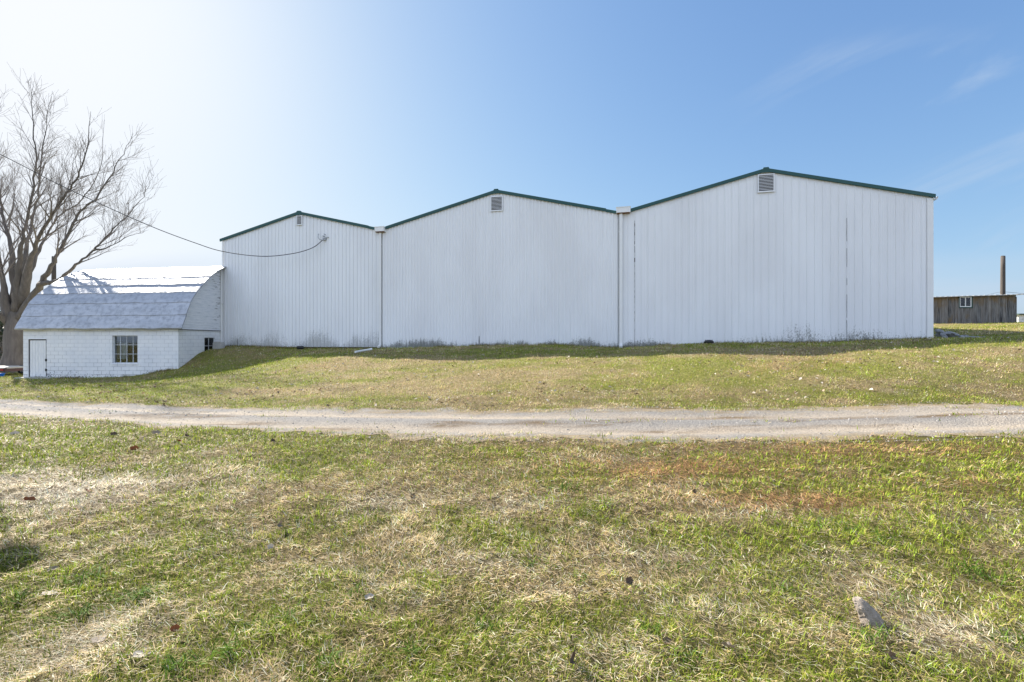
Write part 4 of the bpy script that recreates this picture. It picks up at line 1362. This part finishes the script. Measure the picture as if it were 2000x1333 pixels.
for bx, by, m_, sc_ in ((270, 1172, 46, 1.1), (300, 1166, 30, 1.), (150, 1206, 34, 1.), (182, 1138, 40, 1.1), (120, 1215, 24, .9), (345, 1312, 40, 1.), (430, 1285, 40, 1.), (500, 1235, 34, .9), (35, 1180, 30, .9), (560, 1220, 30, .9),
                          (700, 1165, 26, .8), (1045, 1110, 30, .9), (1130, 1140, 24, .8), (960, 1235, 26, .8), (1310, 1115, 26, .8), (1260, 1240, 34, .9), (1700, 1255, 40, .9), (1760, 1180, 24, .8), (1890, 1120, 44, 1.), (1940, 1140, 40, 1.),
                          (1660, 1040, 40, 1.1), (1720, 1060, 36, 1.), (1590, 1030, 34, 1.), (1960, 1260, 36, .9), (1530, 1160, 24, .8), (1330, 1290, 30, .9), (800, 1280, 34, .8), (640, 1300, 36, .9), (860, 1060, 30, 1.), (1100, 960, 40, 1.2), (1180, 990, 36, 1.1)):
    cx_, cy_ = place_px(bx, by)
    sp = .05 * sc_ * cy_ / 2.6
    tp_.append(np.stack([cx_ + rng.normal(0, sp, m_), cy_ + rng.normal(0, sp * .7, m_)], 1)); tl_.append(rng.uniform(.06, .13, m_) * sc_); tw_.append(rng.uniform(.004, .009, m_) * sc_)
    tn_.append(np.abs(rng.normal(.75, .3, m_))); ta_.append(rng.uniform(0, 6.283, m_)); tcu.append(rng.uniform(.3, 1.0, m_)); tli.append(rng.uniform(0.0, .02, m_))
    tco.append(np.array((.085, .15, .02)) * rng.uniform(.7, 1.5, (m_, 1)))
x = np.r_[x, np.concatenate(tp_)[:, 0]]; y = np.r_[y, np.concatenate(tp_)[:, 1]]; L = np.r_[L, np.concatenate(tl_)]; Wd = np.r_[Wd, np.concatenate(tw_)]; lean = np.r_[lean, np.concatenate(tn_)]
az = np.r_[az, np.concatenate(ta_)]; curl = np.r_[curl, np.concatenate(tcu)]; lift = np.r_[lift, np.concatenate(tli)]; col = np.concatenate([col, np.concatenate(tco)])
kk = np.r_[kk, np.ones(len(x) - len(kk), bool)]; clump = np.r_[clump, np.full(len(x) - len(clump), .55)]
gr = build_blades('lawn_grass', np.stack([x, y], 1)[kk], L[kk], Wd[kk], lean[kk], az[kk], curl[kk], col[kk] * (.42 + 1.05 * clump[kk])[:, None], lift[kk], True)
tag(gr, kind='stuff')
gr['label'] = 'patchy winter lawn of green and straw blades before the drive'; gr['category'] = 'grass'
# far lawn and banks
x, y = scatter(420000, 9.0, 30, 1.3, 2.0, rng)
x2, y2 = scatter(60000, 18, 44, 1.25, 3.0, rng); x = np.r_[x, x2]; y = np.r_[y, y2]
k = offtrack(x, y, rng) & ~in_buildings(x, y); x, y = x[k], y[k]
col, isg, g, p = blade_colours(x, y, rng)
n = len(x)
sc = np.clip(y / 14, .75, 2.0)
bc = fbm(x / .38, y / .38, 83, 3, .65)
L = rng.uniform(.03, .085, n) * (0.4 + 1.2 * bc) * sc ** .5
col = col * (.34 + 1.3 * bc)[:, None]
Wd = rng.uniform(.006, .014, n) * sc
lean = np.where(isg, np.abs(rng.normal(.6, .35, n)), np.clip(rng.normal(1.1, .3, n), .2, 1.5))
m_ = 11000
sw = rng.uniform(0, 35.6, m_); ow = np.abs(rng.normal(.05, .12, m_)) + .02
fx_ = W0.x + WD.x * sw + WN.x * ow; fy_ = W0.y + WD.y * sw + WN.y * ow
fx2 = rng.uniform(BX0, BX1, 2500); fy2 = BY0 - .02 - np.abs(rng.normal(0, .08, 2500))
fx_ = np.r_[fx_, fx2]; fy_ = np.r_[fy_, fy2]
k = rng.random(len(fx_)) < sstep(.32, .6, fbm(fx_ / .9, fy_ / .9, 87, 3)); fx_, fy_ = fx_[k], fy_[k]; m_ = len(fx_)
cf = np.where((rng.random(m_) < .6)[:, None], np.array((.16, .17, .04)), np.array((.42, .32, .17))) * rng.uniform(.6, 1.3, (m_, 1))
x = np.r_[x, fx_]; y = np.r_[y, fy_]; L = np.r_[L, rng.uniform(.05, .17, m_)]; Wd = np.r_[Wd, rng.uniform(.008, .016, m_)]; lean = np.r_[lean, np.abs(rng.normal(.35, .3, m_))]; col = np.concatenate([col, cf]); n = len(x)
gr2 = build_blades('bank_grass', np.stack([x, y], 1), L, Wd, lean, rng.uniform(0, 2 * np.pi, n), L * 0, col, rng.random(n) * .02, False)
tag(gr2, kind='stuff')
gr2['label'] = 'short yellowish grass on the slope between the drive and the buildings'; gr2['category'] = 'grass'

# leaf litter and gravel
def litter(name, x, y, size, cols, rng, mat, label, cat):
    n = len(x)
    z = H(x, y)
    az = rng.uniform(0, 2 * np.pi, n)
    u = np.stack([np.cos(az), np.sin(az), rng.normal(0, .35, n)], 1) * size[:, None]
    v = np.stack([-np.sin(az), np.cos(az), rng.normal(0, .35, n)], 1) * (size * rng.uniform(.5, .9, n))[:, None]
    c = np.stack([x, y, z + .03 + size * .3], 1)
    up = np.stack([0 * x, 0 * x, size * rng.uniform(.2, .6, n)], 1)
    V = np.stack([c - u, c - v * .9 + up, c + v * .8 + up * .7, c + u + up * .3, c - up * .3], 1).reshape(-1, 3)
    i = np.arange(n) * 5
    T = np.concatenate([np.stack([i, i + 1, i + 4], 1), np.stack([i + 1, i + 3, i + 4], 1), np.stack([i + 3, i + 2, i + 4], 1), np.stack([i + 2, i, i + 4], 1)])
    o = np_mesh(name, V, tris=T, cols=np.repeat(cols, 5, axis=0), mat=mat)
    tag(o, label, cat, kind='stuff'); return o
x, y = scatter(5200, 10.5, 27, 1.2, 1, rng)
k = ~in_buildings(x, y) & (np.abs(smooth_lat(x, y)) > 1.05) & (rng.random(len(x)) < sstep(.3, .62, fbm(x / 2.5, y / 1.2, 33, 3))); x, y = x[k], y[k]
pal = np.array([(.46, .40, .32), (.52, .46, .38), (.20, .13, .08), (.11, .08, .055), (.36, .27, .18)])
litter('leaf_litter', x, y, rng.uniform(.022, .055, len(x)), pal[rng.integers(0, 5, len(x))] * rng.uniform(.8, 1.2, (len(x), 1)), rng, M['litter'], 'small dead leaves scattered over the slope above the drive', 'leaves')

def pebbles(name, x, y, size, cols, rng, label):
    """small five-sided chips of stone"""
    n = len(x); z = H(x, y)
    a0 = rng.uniform(0, 2 * np.pi, n)
    P_ = []
    for k in range(5):
        a = a0 + k * 2 * np.pi / 5 + rng.normal(0, .25, n); r_ = size * rng.uniform(.7, 1.2, n)
        P_.append(np.stack([x + np.cos(a) * r_, y + np.sin(a) * r_, z - .002 + 0 * x], 1))
    for k in range(3):
        a = a0 + k * 2 * np.pi / 3 + rng.normal(0, .3, n); r_ = size * rng.uniform(.3, .7, n)
        P_.append(np.stack([x + np.cos(a) * r_, y + np.sin(a) * r_, z + size * rng.uniform(.5, 1.1, n)], 1))
    V = np.stack(P_, 1).reshape(-1, 3)
    i = np.arange(n) * 8
    fs = [(5, 6, 7), (0, 1, 5), (1, 6, 5), (1, 2, 6), (2, 3, 6), (3, 7, 6), (3, 4, 7), (4, 0, 7), (0, 5, 7)]
    T = np.concatenate([np.stack([i + a, i + b, i + c], 1) for a, b, c in fs])
    o = np_mesh(name, V, tris=T, cols=np.repeat(cols, 8, axis=0), mat=M['pebble'])
    tag(o, label, 'gravel', kind='stuff')
n = 38000
x = rng.uniform(-17, 15, n); l = np.clip(rng.normal(0, .62, n), -1.12, 1.12)
mid_ = (track_mid(x - .6) + track_mid(x + .6) + track_mid(x - 1.4) + track_mid(x + 1.4) + track_mid(x)) / 5
y = mid_ + l * track_half(x)
fn = np.exp(-((l + .45) / .27) ** 2) + np.exp(-((l - .42) / .24) ** 2)
k = rng.random(n) < np.clip(1.0 - .75 * fn * (.4 + fbm(x / 2, y / .35, 25, 4)), .15, 1); x, y = x[k], y[k]
n = len(x)
gcol_ = np.array((.225, .215, .205)) * rng.uniform(.55, 1.45, (n, 1)) * np.array((1, 1, 1)) + rng.uniform(0, .05, (n, 1)) * np.array((1, .8, .5))
pebbles('gravel', x, y, np.clip(rng.lognormal(-4.8, .42, n), .004, .026), gcol_, rng, 'loose grey gravel lying on the drive')

# ------------------------------------------------------------------ bare tree behind the barn
def tree(root, stems, trunk_pts, seed, twig_scale=1.0, max_lvl=3, density=1.0):
    rr = random.Random(seed)
    tk = MB(); cr = MB()
    tk.tube([p for p, r_ in trunk_pts], [r_ for p, r_ in trunk_pts], 16)
    def branch(p, d, r_, ln, lvl):
        n = max(3, int(ln / (.45 if lvl < 2 else .3)))
        pts = [p]; rad = [r_]
        cur = d.normalized()
        for k in range(n):
            j = .11 if lvl < 2 else .17
            cur = (cur + Vector((rr.uniform(-j, j), rr.uniform(-j, j), rr.uniform(-j, j) + .07))).normalized()
            p = p + cur * (ln / n); pts.append(p); rad.append(max(r_ * (1 - .82 * (k + 1) / n), .005))
        tgt = cr
        tgt.tube(pts, rad, 6 if lvl == 1 else (4 if lvl == 2 else 3), cap=False)
        if lvl < max_lvl: kids(pts, rad, ln, lvl)
    def kids(pts, rad, ln, lvl):
        cnt = {0: int(ln * 2.0 * density), 1: int(ln * 2.7 * density), 2: int(ln * 3.8 * density), 3: 0}[lvl]
        cnt = max(cnt, 2)
        for c_ in range(cnt):
            t = rr.uniform(.28 if lvl == 0 else .15, .98)
            f = t * (len(pts) - 1); i = min(int(f), len(pts) - 2); q = pts[i].lerp(pts[i + 1], f - i)
            dr = (pts[i + 1] - pts[i]).normalized()
            side = dr.orthogonal().normalized()
            from mathutils import Quaternion
            side = Quaternion(dr, rr.uniform(0, 6.283)) @ side
            ang = rr.uniform(.35, .8)
            nd = dr * math.cos(ang) + side * math.sin(ang)
            nd.z = nd.z * .8 + .22
            rl = min(rad[i] * rr.uniform(.38, .62), .055)
            if lvl == 0: l_ = rr.uniform(1.5, 3.5) * (1.25 - t * 1.0)
            elif lvl == 1: l_ = ln * rr.uniform(.3, .6)
            else: l_ = rr.uniform(.4, 1.1)
            branch(q, nd, max(rl, .006), l_ * twig_scale, lvl + 1)
    for st in stems:
        raw = [p for p, r_ in st]; rr_ = [r_ for p, r_ in st]
        pts = catmull(raw, 5); rad = list(np.interp(np.linspace(0, len(raw) - 1, len(pts)), range(len(raw)), rr_) * np.interp(np.linspace(0, 1, len(pts)), [0, .12, .35, 1], [.80, .70, .40, .40]))
        pts = [pts[0]] + [p + Vector((rr.uniform(-.05, .05), rr.uniform(-.05, .05), rr.uniform(-.05, .05))) for p in pts[1:]]
        tk.tube(pts, rad, 9, cap=True)
        ln = sum((b - a).length for a, b in zip(pts, pts[1:]))
        kids(pts, rad, ln, 0)
    tk.build('trunk', M['bark'], root, True)
    cr.build('crown', M['twig'], root, True)
TY = 29.0
def tp(px, py, dy=0): return at(px, py, TY + dy)
tb = tp(30, 716)
tb.z = Hf(tb.x, tb.y)
bare = thing('bare_tree', tb, 'big leafless grey tree with many spreading limbs left of the barn', 'tree')
trunk = [(Vector((tb.x, tb.y, tb.z - .3)), 1.0), (Vector((tb.x, tb.y, tb.z + .25)), .76), (tp(33, 690), .60), (tp(31, 660), .57), (tp(32, 635), .50), (tp(33, 615), .40), (tp(34, 600), .18)]
stems = [
    [(tp(24, 640), .42), (tp(12, 590, -.3), .34), (tp(4, 540, -.6), .28), (tp(-8, 470, -1), .22), (tp(-30, 380, -1.2), .15), (tp(-50, 290, -1.3), .08), (tp(-60, 220), .03)],
    [(tp(30, 620), .42), (tp(28, 560, .3), .32), (tp(22, 490, .6), .27), (tp(8, 430, .9), .2), (tp(-4, 370, 1.2), .14), (tp(-12, 300), .09), (tp(-6, 220), .04), (tp(-2, 175), .015)],
    [(tp(34, 612), .40), (tp(36, 555, -.4), .30), (tp(42, 480, -.8), .22), (tp(55, 420, -1), .17), (tp(66, 350, -1.1), .13), (tp(68, 285, -1.2), .09), (tp(62, 215, -1.2), .05), (tp(64, 160, -1.2), .015)],
    [(tp(38, 605), .40), (tp(44, 540, .5), .30), (tp(54, 470, 1), .22), (tp(72, 400, 1.4), .16), (tp(80, 330, 1.6), .11), (tp(88, 260, 1.8), .06), (tp(98, 190, 2), .02)],
    [(tp(42, 600), .40), (tp(52, 530, -.6), .27), (tp(66, 490, -1), .24), (tp(95, 430, -1.6), .19), (tp(125, 385, -2), .15), (tp(152, 345, -2.2), .11), (tp(170, 290, -2.4), .07), (tp(178, 220, -2.4), .02)],
    [(tp(46, 575), .26), (tp(62, 520, .8), .22), (tp(86, 470, 1.5), .16), (tp(115, 425, 2), .12), (tp(160, 390, 2.5), .09), (tp(195, 330, 2.8), .05), (tp(205, 235, 3), .015)],
    [(tp(40, 625), .38), (tp(66, 578, -.6), .30), (tp(88, 543, -1), .26), (tp(110, 505, -1.4), .22), (tp(130, 465, -1.6), .19), (tp(152, 420, -1.8), .15), (tp(185, 390, -2), .12), (tp(215, 345, -2), .08), (tp(240, 300, -2), .04), (tp(262, 262, -2), .012)],
    [(tp(78, 556, -1), .20), (tp(112, 548, -1.4), .17), (tp(148, 518, -1.8), .15), (tp(182, 490, -2), .12), (tp(215, 455, -2.2), .09), (tp(250, 420, -2.3), .06), (tp(280, 385, -2.3), .03), (tp(298, 350, -2.3), .01)],
    [(tp(182, 490, -2), .08), (tp(215, 482, -2.4), .06), (tp(245, 465, -2.6), .04), (tp(285, 452, -2.6), .015)],
    [(tp(24, 630), .34), (tp(0, 580, 1), .26), (tp(-35, 520, 1.6), .20), (tp(-75, 450, 2), .14), (tp(-120, 370, 2), .09), (tp(-150, 290, 2), .03)],
    [(tp(22, 640), .30), (tp(-20, 600, -1), .22), (tp(-70, 560, -1.6), .16), (tp(-120, 500, -2), .11), (tp(-170, 440, -2), .05)],
]
tree(bare, stems, trunk, 12)

# pole stub behind the barn
def post(name, px, top_py, bot_z, Y, r0, r1, label, cat):
    t = at(px, top_py, Y)
    mb = MB()
    zb = bot_z
    pts = [Vector((t.x + .004 * k, t.y, zb + (t.z - zb) * k / 6)) for k in range(7)]
    mb.tube(pts, list(np.linspace(r0, r1, 7)), 14)
    mb.tube([pts[-1] - Vector((0, 0, .02)), pts[-1] + Vector((.01, 0, .05))], [r1 * .97, r1 * .9], 10)
    return tag(mb.build(name, M['pole'], None, True), label, cat)
post('wooden_pole', 104.5, 503, EYE - 2.2, 35, .17, .13, 'old grey wooden pole rising behind the barn roof', 'pole')
post('wooden_pole', 1958.5, 502, EYE + 1.3, 39, .18, .15, 'thick brown wooden pole standing behind the plank shed', 'pole')
cable('guy_wire', catmull([at(1962, 571, 39), at(1985, 573, 40), at(2030, 578, 42)], 4), .014, 'thin wire leaving the thick pole to the right')
cable('guy_wire', catmull([at(1955, 571, 39), at(1938, 574.5, 40), at(1915, 581, 42)], 4), .010, 'thin wire slanting down left from the thick pole')

# ------------------------------------------------------------------ plank shed on the right
SY = 36.0
sx = lambda px: (px - 1000) / F * SY
sz = lambda py: EYE + (667 - py) / F * SY
shed = thing('plank_shed', (sx(1822), SY, sz(634)), 'low shed of weathered grey upright planks beyond the right corner', 'shed')
X0, X1 = sx(1790), sx(1984)
mb = MB()
WA0, WA1, WB0, WB1 = sx(1873.5), sx(1896.5), sz(600.5), sz(580.8)
x_ = X0; rr = random.Random(3)
while x_ < X1:
    w_ = rr.uniform(.2, .34); b_ = min(x_ + w_, X1)
    zt = sz(581) + (sz(576) - sz(581)) * (x_ - sx(1822)) / (sx(1984) - sx(1822)) - .06
    o_ = rr.uniform(0, .012)
    def plank(a, b, z0, z1): mb.box(a + .006, b - .004, SY - .02 - o_, SY + .02, z0, z1)
    zb = Hf(x_, SY) - .25
    if b_ < WA0 or x_ > WA1: plank(x_, b_, zb, zt)
    else: plank(x_, b_, zb, WB0 - .09)
    if rr.random() < .55 and (b_ < WA0 - .1 or x_ > WA1 + .1): mb.box(b_ - .03, b_ + .03, SY - .05, SY - .034, zb, zt - rr.uniform(0, .2))
    x_ = b_
mb.build('plank_wall', M['shed'], shed)
mb = MB()
mb.box(X0, X1 - .01, SY + .022, SY + .06, EYE + .9, WB0 - .09); mb.box(X0, WA0 - .02, SY + .022, SY + .06, WB0 - .09, sz(583)); mb.box(WA1 + .02, X1 - .01, SY + .022, SY + .06, WB0 - .09, sz(580))
mb.box(X1 - .05, X1 - .01, SY + .06, SY + 3.4, EYE + .9, sz(579)); mb.box(X0, X1 - .05, SY + 3.4, SY + 3.45, EYE + .9, sz(583))
mb.build('frame_boards', M['dark_void'], shed)
mb = MB()
def roofz(x): return sz(581) + (sz(576) - sz(581)) * (x - sx(1822)) / (sx(1984) - sx(1822))
a, b = X0 - .2, sx(1997)
n = 40
for k in range(n):
    p, q = a + (b - a) * k / n, a + (b - a) * (k + 1) / n
    d = .012 * (k % 2)
    mb.hexa([(p, SY - .25, roofz(p) - .05), (q, SY - .25, roofz(q) - .05), (q, SY + 3.7, roofz(q) + .05), (p, SY + 3.7, roofz(p) + .05),
             (p, SY - .25, roofz(p) - .005 + d), (q, SY - .25, roofz(q) - .005 + d), (q, SY + 3.7, roofz(q) + .10 + d), (p, SY + 3.7, roofz(p) + .10 + d)])
mb.build('tin_roof', M['shed_roof'], shed)
mb = MB(); mb.box(X0 - .15, X1 + .1, SY - .2, SY - .06, roofz(X0) - .12, roofz(X0) - .055)
# window
mb = MB()
f_ = .09
mb.box(WA0 - f_, WA0, SY - .06, SY + .03, WB0 - f_, WB1 + f_ * .4); mb.box(WA1, WA1 + f_, SY - .06, SY + .03, WB0 - f_, WB1 + f_ * .4)
mb.box(WA0, WA1, SY - .058, SY + .03, WB0 - f_, WB0); mb.box(WA0, WA1, SY - .058, SY + .03, WB1, WB1 + f_ * .4)
win = mb.build('window', M['green_frame'], shed)
mb = MB(); t_ = .055
mb.box(WA0, WA0 + t_, SY - .045, SY + .01, WB0, WB1); mb.box(WA1 - t_, WA1, SY - .045, SY + .01, WB0, WB1)
mb.box(WA0 + t_, WA1 - t_, SY - .043, SY + .01, WB0, WB0 + t_); mb.box(WA0 + t_, WA1 - t_, SY - .043, SY + .01, WB1 - t_, WB1)
m_ = (WA0 + WA1) / 2; mb.box(m_ - .025, m_ + .025, SY - .047, SY + .01, WB0 + t_, WB1 - t_)
mb.build('sash', M['white_trim'], win)
mb = MB(); mb.box(WA0 + .01, WA1 - .01, SY - .02, SY - .012, WB0 + .01, WB1 - .01)
mb.build('pane', glass('shed_glass', (.9, .92, .94)), win)
# curtain-like pale blind behind the glass
mb = MB()
for k in range(10):
    z0 = WB0 + (WB1 - WB0) * k / 10; mb.box(WA0, WA1, SY + .012, SY + .02, z0, z0 + (WB1 - WB0) / 10 - .006)
mb.build('blind', simple('grey_blind', (.50, .54, .60), .8), win)

# white building with green roof far beyond
fb = at(1989, 628, 72)
farb = thing('farm_building', (fb.x, fb.y, fb.z), 'distant white building with a dark green roof edge at the far right', 'building')
mb = MB(); mb.box(fb.x, fb.x + 22, 72, 84, fb.z - 1.5, at(0, 615.5, 72).z)
mb.build('wall', M['siding_a'], farb)
mb = MB(); zt = at(0, 615.5, 72).z
mb.hexa([(fb.x - .5, 71.4, zt - .05), (fb.x + 22.5, 71.4, zt - .05), (fb.x + 22.5, 78, zt + .3), (fb.x - .5, 78, zt + .3),
         (fb.x - .5, 71.4, zt + .14), (fb.x + 22.5, 71.4, zt + .14), (fb.x + 22.5, 78, zt + .5), (fb.x - .5, 78, zt + .5)])
farb_roof = mb.build('roof', M['green_frame'], farb)

# ------------------------------------------------------------------ clutter left of the barn
# flatbed trailer
TYR = 26.5
tr0 = at(-60, 737, TYR); 
zg = Hf(-29.3, TYR)
trl = thing('flatbed_trailer', (-30.2, TYR, zg), 'low flatbed trailer with a dark red side rail parked left of the barn', 'trailer')
xa, xb = -32.6, -28.35
deck = at(0, 717, TYR).z
mb = MB()
for k in range(7): mb.box(xa, xb, TYR - .95 + k * .27, TYR - .95 + k * .27 + .255, deck - .06, deck + random.uniform(0, .012))
mb.build('deck', simple('grey_deck_boards', (.36, .345, .32), .85, var=.3, scale=5), trl)
mb = MB()
mb.box(xa, xb, TYR - 1.02, TYR - .96, deck - .22, deck - .035); mb.box(xb - .06, xb + .0, TYR - .955, TYR + .9, deck - .22, deck - .065); mb.box(xa, xb - .07, TYR + .94, TYR + 1.0, deck - .22, deck - .035)
mb.build('side_rail', simple('dark_red_paint', (.045, .010, .012), .5, var=.3), trl)
for dy in (-.85, .85):
    mb = MB()
    cx_ = xb - 1.0
    mb.tube([(cx_, TYR + dy - .09, zg + .29), (cx_, TYR + dy + .09, zg + .29)], .29, 24)
    wl = mb.build('wheel', M['black_rubber'], trl)
    mb = MB(); mb.tube([(cx_, TYR + dy - .1, zg + .29), (cx_, TYR + dy + .1, zg + .29)], .15, 16)
    mb.build('rim', M['steel'], wl)
mb = MB(); mb.box(xb - .32, xb - .12, TYR - 1.045, TYR - 1.022, deck - .17, deck - .09)
mb.build('tail_light', simple('red_lens', (.35, .02, .015), .3), trl)
# blue tub
bp = at(-4, 743, 24.6)
mb = MB(); zb = Hf(bp.x, bp.y)
mb.tube([(bp.x, bp.y, zb), (bp.x, bp.y, zb + .16), (bp.x, bp.y, zb + .18), (bp.x, bp.y, zb + .185)], [.20, .26, .28, .25], 20)
tag(mb.build('tub', simple('blue_plastic', (.01, .13, .55), .4, var=.1), None), 'small bright blue plastic tub on the grass at the left edge', 'tub')
# grey heap behind the trailer
heap_c = at(-4, 712, 30)
mesh_h = stone_mesh('rubble_heap', 77, M['grey_stone'], 4, .55)
o = bpy.data.objects.new('rubble_heap', mesh_h); COL.objects.link(o)
o.location = (heap_c.x - .2, 29.2, Hf(heap_c.x, 29.2) + .05); o.scale = (1.0, .8, .95)
tag(o, 'low grey heap of rubble behind the flatbed trailer', 'heap')
# dark lean-to beyond
k = at(-60, 700, 38)
lt_root = thing('lean_to', (k.x, 38, Hf(k.x, 38)), 'open dark lean-to at the left edge behind the tree', 'shed')
lx0, lx1, lz = at(-260, 0, 38).x, at(30, 0, 38).x, at(0, 655, 38).z
zl = Hf(k.x, 38) - .2
mb = MB(); mb.box(lx0, lx1, 41, 41.1, zl, lz); mb.box(lx0, lx0 + .1, 38, 41, zl, lz); mb.box(lx1 - .1, lx1, 38, 41, zl, lz)
mb.build('wall', M['dark_void'], lt_root)
mb = MB(); mb.hexa([(lx0 - .2, 37.5, lz + .02), (lx1 + .2, 37.5, lz + .02), (lx1 + .2, 41.4, lz + .02), (lx0 - .2, 41.4, lz + .02), (lx0 - .2, 37.5, lz + .12), (lx1 + .2, 37.5, lz + .12), (lx1 + .2, 41.4, lz + .9), (lx0 - .2, 41.4, lz + .9)])
mb.build('roof', simple('dull_brown_roof', (.10, .085, .07), .8), lt_root)

# bare brush behind the tree
def brush(px, Y, h, w, n, seed, label, evergreen=False):
    b = at(px, 700, Y); z0 = Hf(b.x, Y)
    root = thing('shrub', (b.x, Y, z0), label, 'shrub', 'brush behind the big tree')
    rr = random.Random(seed); mb = MB(); lf = MB()
    for k in range(n):
        a = rr.uniform(0, 6.283); sp = rr.uniform(0, w)
        p = Vector((b.x + rr.uniform(-.25, .25) * w, Y + rr.uniform(-.25, .25) * w, z0 - .05))
        hh = h * rr.uniform(.55, 1.05)
        pts = [p]
        d = Vector((math.cos(a) * sp / h, math.sin(a) * sp / h, 1)).normalized()
        for q in range(6):
            d = (d + Vector((rr.uniform(-.2, .2), rr.uniform(-.2, .2), rr.uniform(-.05, .1)))).normalized()
            pts.append(pts[-1] + d * hh / 6)
        mb.tube(pts, [.03 * (1 - q / 7.5) for q in range(7)], 4, cap=False)
        for q in range(14 if not evergreen else 6):
            i = rr.randint(1, 6); s0 = pts[i]
            d2 = Vector((rr.uniform(-1, 1), rr.uniform(-1, 1), rr.uniform(-.1, .9))).normalized()
            e = s0 + d2 * rr.uniform(.3, .8)
            mb.tube([s0, s0.lerp(e, .5) + Vector((0, 0, .05)), e], [.011, .008, .004], 3, cap=False)
            if evergreen or rr.random() < .25:
                for r_ in range(16 if evergreen else 2):
                    c_ = s0.lerp(e, rr.random()) + Vector((rr.uniform(-.15, .15), rr.uniform(-.15, .15), rr.uniform(-.15, .15)))
                    u = Vector((rr.uniform(-1, 1), rr.uniform(-1, 1), rr.uniform(-1, 1))).normalized() * rr.uniform(.05, .12); v_ = u.orthogonal().normalized() * .04
                    lf.face([c_ - u - v_, c_ + u - v_, c_ + u + v_, c_ - u + v_])
    mb.build('stem', M['twig'], root, True)
    if lf.v: lf.build('foliage', M['conifer'] if evergreen else M['dry_leaf'], root)
M['conifer'] = simple('dark_needle_foliage', (.035, .05, .025), .8, var=.4, scale=2)
M['dry_leaf'] = simple('dry_brown_leaf', (.16, .11, .07), .85, var=.3)
brush(8, 33.5, 4.3, 1.8, 34, 5, 'dark evergreen shrub behind the trunk of the big tree', True)
brush(-20, 34.5, 5.0, 1.8, 34, 6, 'tall dark evergreen shrub cut by the left edge of the picture', True)
brush(52, 36, 3.9, 1.5, 40, 7, 'bare twiggy shrub showing between the trunk and the barn roof')
brush(25, 31.5, 2.6, 1.2, 30, 8, 'low pale bramble at the foot of the big tree')

# unseen bird house, made up to cast the shadow on the near grass
sx_, sy_ = place_px(26, 1092)
d_ = 4.2
cx_, cy_ = sx_ + SUN.x / SUN.y * d_, sy_ + d_
hb = EYE - 1.6 + Hf(sx_, sy_) + d_ * SUN.z / SUN.y
zb = Hf(cx_, cy_)
root = thing('shadow_caster', (cx_, cy_, zb), 'made-up bird house on a post, added outside the left edge to cast a shadow', 'bird house')
mb = MB(); mb.tube([(cx_, cy_, zb - .1), (cx_, cy_, hb - .12)], [.022, .012], 10); mb.build('post', M['pole'], root)
mb = MB(); mb.box(cx_ - .11, cx_ + .11, cy_ - .10, cy_ + .10, hb - .12, hb + .08); mb.build('box', M['crate_wood'], root)
mb = MB()
for sg in (-1, 1):
    mb.hexa([(cx_, cy_ - .14, hb + .15), (cx_ + sg * .16, cy_ - .14, hb + .06), (cx_ + sg * .16, cy_ + .14, hb + .06), (cx_, cy_ + .14, hb + .15),
             (cx_, cy_ - .14, hb + .17), (cx_ + sg * .16, cy_ - .14, hb + .08), (cx_ + sg * .16, cy_ + .14, hb + .08), (cx_, cy_ + .14, hb + .17)])
mb.build('roof', M['shed_roof'], root)
